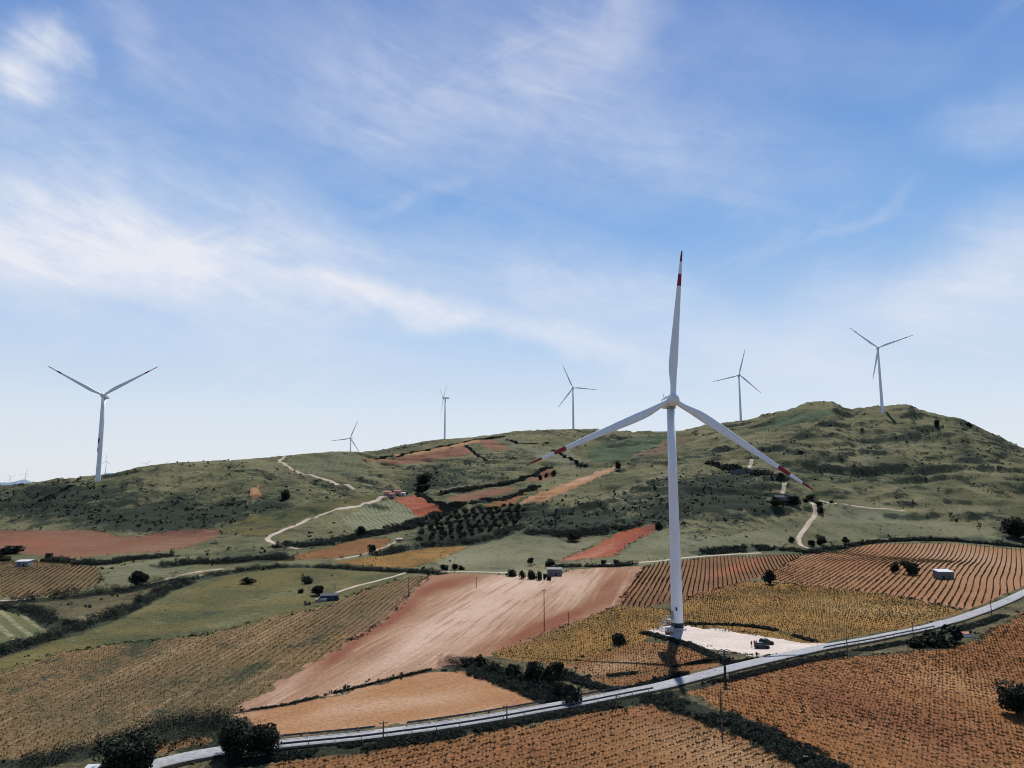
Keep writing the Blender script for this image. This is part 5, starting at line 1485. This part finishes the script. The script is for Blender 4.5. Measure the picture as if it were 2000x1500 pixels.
def car(px, py, rz, label, L=4.2, W=1.78, Hh=1.55):
    p = hit([px], [py])[0]
    e = empty('parked_car', p, R(rz), label, 'car')
    # lower body: stations along x (front at +x)
    def loft(st, mat, name, parent, bev=0):
        V = []; F = []
        for x, hb, ht, zb, zt in st:
            V += [(x, -hb, zb), (x, hb, zb), (x, hb, zb + (zt - zb) * .55), (x, ht, zt), (x, -ht, zt), (x, -hb, zb + (zt - zb) * .55)]
        k = 6
        for i in range(len(st) - 1):
            for j in range(k): F.append((i * k + j, i * k + (j + 1) % k, (i + 1) * k + (j + 1) % k, (i + 1) * k + j))
        F.append(tuple(range(k))); F.append(tuple((len(st) - 1) * k + j for j in range(k)))
        mb = MB(); mb.add(V, F)
        return mb.build(name, M[mat], parent, False, bev)
    h = W / 2
    body = loft([(-L / 2, h * .88, h * .8, .42, .80), (-L / 2 + .12, h * .96, h * .88, .30, .92), (-L * .3, h, h * .93, .24, .96), (L * .12, h, h * .93, .24, .95), (L * .32, h * .98, h * .88, .24, .86), (L / 2 - .12, h * .92, h * .78, .30, .74), (L / 2, h * .8, h * .7, .40, .62)], 'carpaint', 'body', e, .03)
    loft([(-L * .47, h * .84, h * .68, .9, 1.02), (-L * .40, h * .88, h * .72, .9, Hh - .14), (-L * .30, h * .9, h * .74, .9, Hh - .05), (L * .02, h * .9, h * .74, .9, Hh - .06), (L * .10, h * .9, h * .74, .9, Hh - .16), (L * .27, h * .88, h * .84, .84, .93)], 'glass', 'windows', e, .02)
    loft([(-L * .41, h * .66, h * .6, Hh - .13, Hh - .09), (-L * .3, h * .74, h * .66, Hh - .06, Hh), (0, h * .74, h * .66, Hh - .06, Hh), (L * .09, h * .7, h * .62, Hh - .14, Hh - .09)], 'carpaint', 'roof', e, .01)
    for sx in (-.31, .31):
        for sy in (-1, 1):
            w = MB(); w.lathe([(.2, -.11), (.31, -.11), (.33, -.06), (.33, .06), (.31, .11), (.2, .11)], 18, 'y', (0, 0, 0))
            wo = w.build('wheel', M['tyre'], e, True, 0, (sx * L, sy * (h - .1), .32))
            rm = MB(); rm.lathe([(.19, -.1), (.2, 0), (.19, .1)], 14, 'y'); rm.build('rim', M['grey'], wo)
    for sy in (-1, 1):
        a = MB(); a.box((L / 2 - .1, sy * h * .66, .66), (.12, .34, .13)); a.build('headlight', M['lamp'], e)
        t = MB(); t.box((-L / 2 + .03, sy * h * .72, .78), (.1, .26, .16)); t.build('tail_light', M['red'], e)
        m_ = MB(); m_.box((L * .2, sy * (h + .06), .98), (.14, .2, .13)); m_.build('mirror', M['carpaint'], e)


car(1488, 1266, -12, 'dark parked car nearest the road on the gravel pad', 4.1)
car(1497, 1258, -16, 'dark parked car behind the nearer one on the gravel pad', 4.0, 1.75, 1.5)


def person(px, py, rz, top, label, stride=.12, hgt=1.72):
    p = hit([px], [py])[0]
    e = empty('person', p, R(rz), label, 'person')
    s = hgt / 1.72
    def skin(name, pts, edges, rad, mat, parent, root=0, sub=1):
        me = bpy.data.meshes.new(name); me.from_pydata([tuple(c * s for c in q) for q in pts], edges, [])
        o = bpy.data.objects.new(name, me); link(o, parent)
        md = o.modifiers.new('skin', 'SKIN'); md.use_smooth_shade = True
        for i, r in enumerate(rad):
            me.skin_vertices[0].data[i].radius = (r * s, r * s) if not isinstance(r, tuple) else (r[0] * s, r[1] * s)
        me.skin_vertices[0].data[root].use_root = True
        sb = o.modifiers.new('sub', 'SUBSURF'); sb.levels = sub; sb.render_levels = sub
        me.materials.append(M[mat])
        return o
    k = stride
    # body in skin colour, head included
    P = [(0, 0, .93), (0, 0, 1.15), (0, .0, 1.38), (0, -.01, 1.48), (0, -.02, 1.58), (0, -.02, 1.68),
         (.17, 0, 1.40), (.24, .02, 1.14), (.25, -.06, .90), (-.17, 0, 1.40), (-.24, .03, 1.14), (-.24, -.05, .90),
         (.09, 0, .88), (.10, -k * .5, .48), (.11, -k * .6, .08), (.12, -k * .6 - .16, .03), (-.09, 0, .88), (-.10, k * .4, .48), (-.11, k * .7, .08), (-.12, k * .7 - .16, .03)]
    E_ = [(0, 1), (1, 2), (2, 3), (3, 4), (4, 5), (2, 6), (6, 7), (7, 8), (2, 9), (9, 10), (10, 11), (0, 12), (12, 13), (13, 14), (14, 15), (0, 16), (16, 17), (17, 18), (18, 19)]
    rd = [.13, .125, .14, .055, .09, .085, .06, .045, .03, .06, .045, .03, .085, .06, .04, .035, .085, .06, .04, .035]
    body = skin('body', P, E_, rd, 'skin', e)
    jp = [(0, 0, .90), (0, 0, 1.15), (0, 0, 1.40), (.18, 0, 1.41), (.25, .02, 1.14), (.255, -.05, .95), (-.18, 0, 1.41), (-.25, .03, 1.14), (-.245, -.04, .95)]
    skin('jacket', jp, [(0, 1), (1, 2), (2, 3), (3, 4), (4, 5), (2, 6), (6, 7), (7, 8)], [.17, .16, .165, .09, .068, .055, .09, .068, .055], top, e)
    tp = [(0, 0, .93), (.095, 0, .86), (.10, -k * .5, .48), (.11, -k * .6, .1), (-.095, 0, .86), (-.10, k * .4, .48), (-.11, k * .7, .1)]
    skin('trousers', tp, [(0, 1), (1, 2), (2, 3), (0, 4), (4, 5), (5, 6)], [.155, .105, .078, .06, .105, .078, .06], 'darkcloth', e)
    hp = [(0, .02, 1.66), (0, .01, 1.72)]
    skin('hair', hp, [(0, 1)], [.105, .085], 'hair', e)


person(1468.0, 1263.2, 20, 'redcloth', 'person in a red top standing apart from the parked cars', .1, 1.7)
person(1474.0, 1262.0, -30, 'redcloth', 'person in a red top standing between the other two people', .14, 1.75)
person(1477.8, 1261.6, 60, 'pinkcloth', 'person in a pink top standing closest to the parked cars', .1, 1.68)

# ------------------------------------------------------------------ light and sky
SUN_EL, SUN_AZ = R(60), math.atan2(.27, .96)       # azimuth clockwise from +Y
sd = bpy.data.lights.new('sun', 'SUN'); sd.energy = 5.0; sd.angle = R(.5); sd.color = (1.0, .965, .91)
so = bpy.data.objects.new('sun', sd); link(so)
sv = Vector((math.sin(SUN_AZ) * math.cos(SUN_EL), math.cos(SUN_AZ) * math.cos(SUN_EL), math.sin(SUN_EL)))
so.rotation_euler = (-sv).to_track_quat('-Z', 'Y').to_euler(); so.location = (100, 300, 500)


def make_world():
    w = bpy.data.worlds.new('World'); SC.world = w; w.use_nodes = True
    nt = w.node_tree; q = NB(nt)
    bg = nt.nodes['Background']
    sky = q.n('ShaderNodeTexSky', sky_type='NISHITA'); sky.sun_disc = False
    sky.sun_elevation = SUN_EL; sky.sun_rotation = SUN_AZ; sky.altitude = 300; sky.air_density = 1.0; sky.dust_density = .6; sky.ozone_density = 2.0
    S = .1
    co = q.n('ShaderNodeTexCoord').outputs['Generated']
    sp = q.n('ShaderNodeSeparateXYZ'); q.link(co, sp.inputs[0])
    el = q.math('ARCSINE', sp.outputs['Z'])
    az = q.math('ARCTAN2', sp.outputs['X'], sp.outputs['Y'])
    # sky tone by elevation (values before the background strength)
    cr = q.n('ShaderNodeValToRGB')
    q.link(q.math('DIVIDE', el, R(90), True), cr.inputs[0])
    stops = [(0.0, (.78, .825, .895)), (.06, (.71, .785, .89)), (.13, (.475, .645, .88)), (.22, (.195, .415, .79)), (.33, (.130, .295, .67)), (.42, (.105, .235, .59)), (.60, (.05, .10, .28)), (1.0, (.035, .075, .22))]  # the high stops, out of view, are darkened to deepen shadows
    els = cr.color_ramp.elements
    els[0].position = stops[0][0]; els[0].color = (*stops[0][1], 1); els[1].position = 1.0; els[1].color = (*stops[-1][1], 1)
    for p_, c_ in stops[1:-1]:
        e_ = els.new(p_); e_.color = (*c_, 1)
    gain = q.n('ShaderNodeVectorMath', operation='SCALE'); q.link(cr.outputs[0], gain.inputs[0]); gain.inputs['Scale'].default_value = 1 / S
    base = q.mix(.85, sky.outputs[0], gain.outputs[0])
    # the unseen sky behind the camera is dimmed to deepen the shadows
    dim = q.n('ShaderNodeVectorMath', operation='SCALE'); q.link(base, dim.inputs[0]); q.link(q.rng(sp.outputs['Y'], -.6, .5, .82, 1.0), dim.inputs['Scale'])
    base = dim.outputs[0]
    # cirrus
    cmb = q.n('ShaderNodeCombineXYZ'); q.link(az, cmb.inputs[0]); q.link(el, cmb.inputs[1])
    wn = q.n('ShaderNodeTexNoise'); q.link(cmb.outputs[0], wn.inputs['Vector']); wn.inputs['Scale'].default_value = 5.5; wn.inputs['Detail'].default_value = 5; wn.inputs['Roughness'].default_value = .55
    wv = q.n('ShaderNodeVectorMath', operation='MULTIPLY_ADD'); q.link(wn.outputs['Color'], wv.inputs[0]); wv.inputs[1].default_value = (.20, .12, 0); wv.inputs[2].default_value = (-.10, -.06, 0)
    pos = q.n('ShaderNodeVectorMath', operation='ADD'); q.link(cmb.outputs[0], pos.inputs[0]); q.link(wv.outputs[0], pos.inputs[1])
    CL = [(45, 118, 66, 42, -25, .95), (100, 455, 300, 75, 5, .85), (330, 500, 260, 58, 14, .75), (640, 572, 260, 40, 12, .6), (860, 618, 260, 34, 8, .62), (1120, 672, 190, 30, 18, .5), (150, 330, 380, 120, 12, .42),
          (700, 190, 480, 150, 5, .30), (1100, 170, 420, 190, 15, .25), (1200, 35, 120, 70, -20, .28), (1970, 255, 110, 42, 5, .28), (1950, 520, 190, 75, -20, .42), (1800, 640, 380, 90, -6, .45), (1180, 590, 280, 90, 20, .38),
          (650, 490, 420, 90, 10, .36), (790, 392, 110, 16, -14, .18), (1690, 432, 80, 10, -22, .16), (1500, 330, 300, 60, 20, .14), (330, 600, 420, 70, 8, .38), (280, 95, 120, 40, 20, .18), (1650, 120, 200, 60, 20, .14), (1000, 560, 0.1, .1, 0, 0)]
    st = q.mapping(q.mapping(cmb.outputs[0], R(13)), 0, (3.0, 8.0, 1))
    tex = q.noise(st, 1.6, 7, .6, .5)
    tex2 = q.noise(cmb.outputs[0], 16, 6, .65, .3)
    inv = None
    for cx, cy, rx, ry, an, s in CL:
        if s == 0: continue
        d = ray_dir(np.array([cx]), np.array([cy]))[0]
        a0 = math.atan2(d[0], 1.0); e0 = math.atan2(d[2], math.hypot(d[0], 1))
        k = 1 / FPX
        sub = q.n('ShaderNodeVectorMath', operation='SUBTRACT'); q.link(pos.outputs[0], sub.inputs[0]); sub.inputs[1].default_value = (a0, e0, 0)
        mp = q.n('ShaderNodeMapping', vector_type='POINT'); q.link(sub.outputs[0], mp.inputs[0])
        mp.inputs['Rotation'].default_value = (0, 0, R(an)); mp.inputs['Scale'].default_value = (1, 1, 1)
        sc = q.n('ShaderNodeVectorMath', operation='MULTIPLY'); q.link(mp.outputs[0], sc.inputs[0]); sc.inputs[1].default_value = (1 / (rx * k * 1.35), 1 / (ry * k * 1.35), 0)
        ln = q.n('ShaderNodeVectorMath', operation='LENGTH'); q.link(sc.outputs[0], ln.inputs[0])
        mk = q.rng(ln.outputs['Value'], 1.25, 0.0, 0.0, s)
        one = q.math('SUBTRACT', 1.0, mk)
        inv = one if inv is None else q.math('MULTIPLY', inv, one)
    tot = q.math('SUBTRACT', 1.0, inv)
    fib = q.noise(q.mapping(q.mapping(cmb.outputs[0], R(17)), 0, (3.5, 26.0, 1)), 1.0, 8, .62, .8)
    fib2 = q.noise(q.mapping(q.mapping(cmb.outputs[0], R(-24)), 0, (4.0, 22.0, 1)), 1.0, 8, .62, .8)
    tx = q.math('ADD', q.rng(tex, .28, .72, .60, 1.22), q.math('MULTIPLY', q.math('SUBTRACT', tex2, .5), .65))
    tx = q.math('ADD', tx, q.math('MULTIPLY', q.math('SUBTRACT', fib, .5), .9))
    thin = q.math('MULTIPLY', q.rng(q.noise(cmb.outputs[0], 2.6, 3), .35, .7), q.math('ADD', q.rng(fib2, .5, .8, 0, .22), q.rng(fib, .5, .8, .05, .17)))
    fac = q.math('ADD', q.math('MULTIPLY', tot, tx), thin, True)
    cl = q.mix(fac, base, (.80 / S, .825 / S, .905 / S))
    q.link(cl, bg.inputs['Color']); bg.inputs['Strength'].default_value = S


make_world()

SC.render.engine = 'CYCLES'
SC.view_settings.view_transform = 'Standard'; SC.view_settings.look = 'None'; SC.view_settings.exposure = 0; SC.view_settings.gamma = 1
SC.cycles.max_bounces = 4; SC.cycles.diffuse_bounces = 1; SC.cycles.glossy_bounces = 2; SC.cycles.transmission_bounces = 2
SC.cycles.use_denoising = True; SC.cycles.denoiser = 'OPENIMAGEDENOISE'; SC.cycles.denoising_input_passes = 'RGB_ALBEDO_NORMAL'; SC.cycles.denoising_prefilter = 'ACCURATE'; SC.cycles.use_light_tree = False; SC.world.cycles.sampling_method = 'MANUAL'; SC.world.cycles.sample_map_resolution = 1024
SC.cycles.pixel_filter_type = 'BLACKMAN_HARRIS'; SC.cycles.filter_width = 1.05
print('objects', len(bpy.data.objects), 'olive', n_ol)
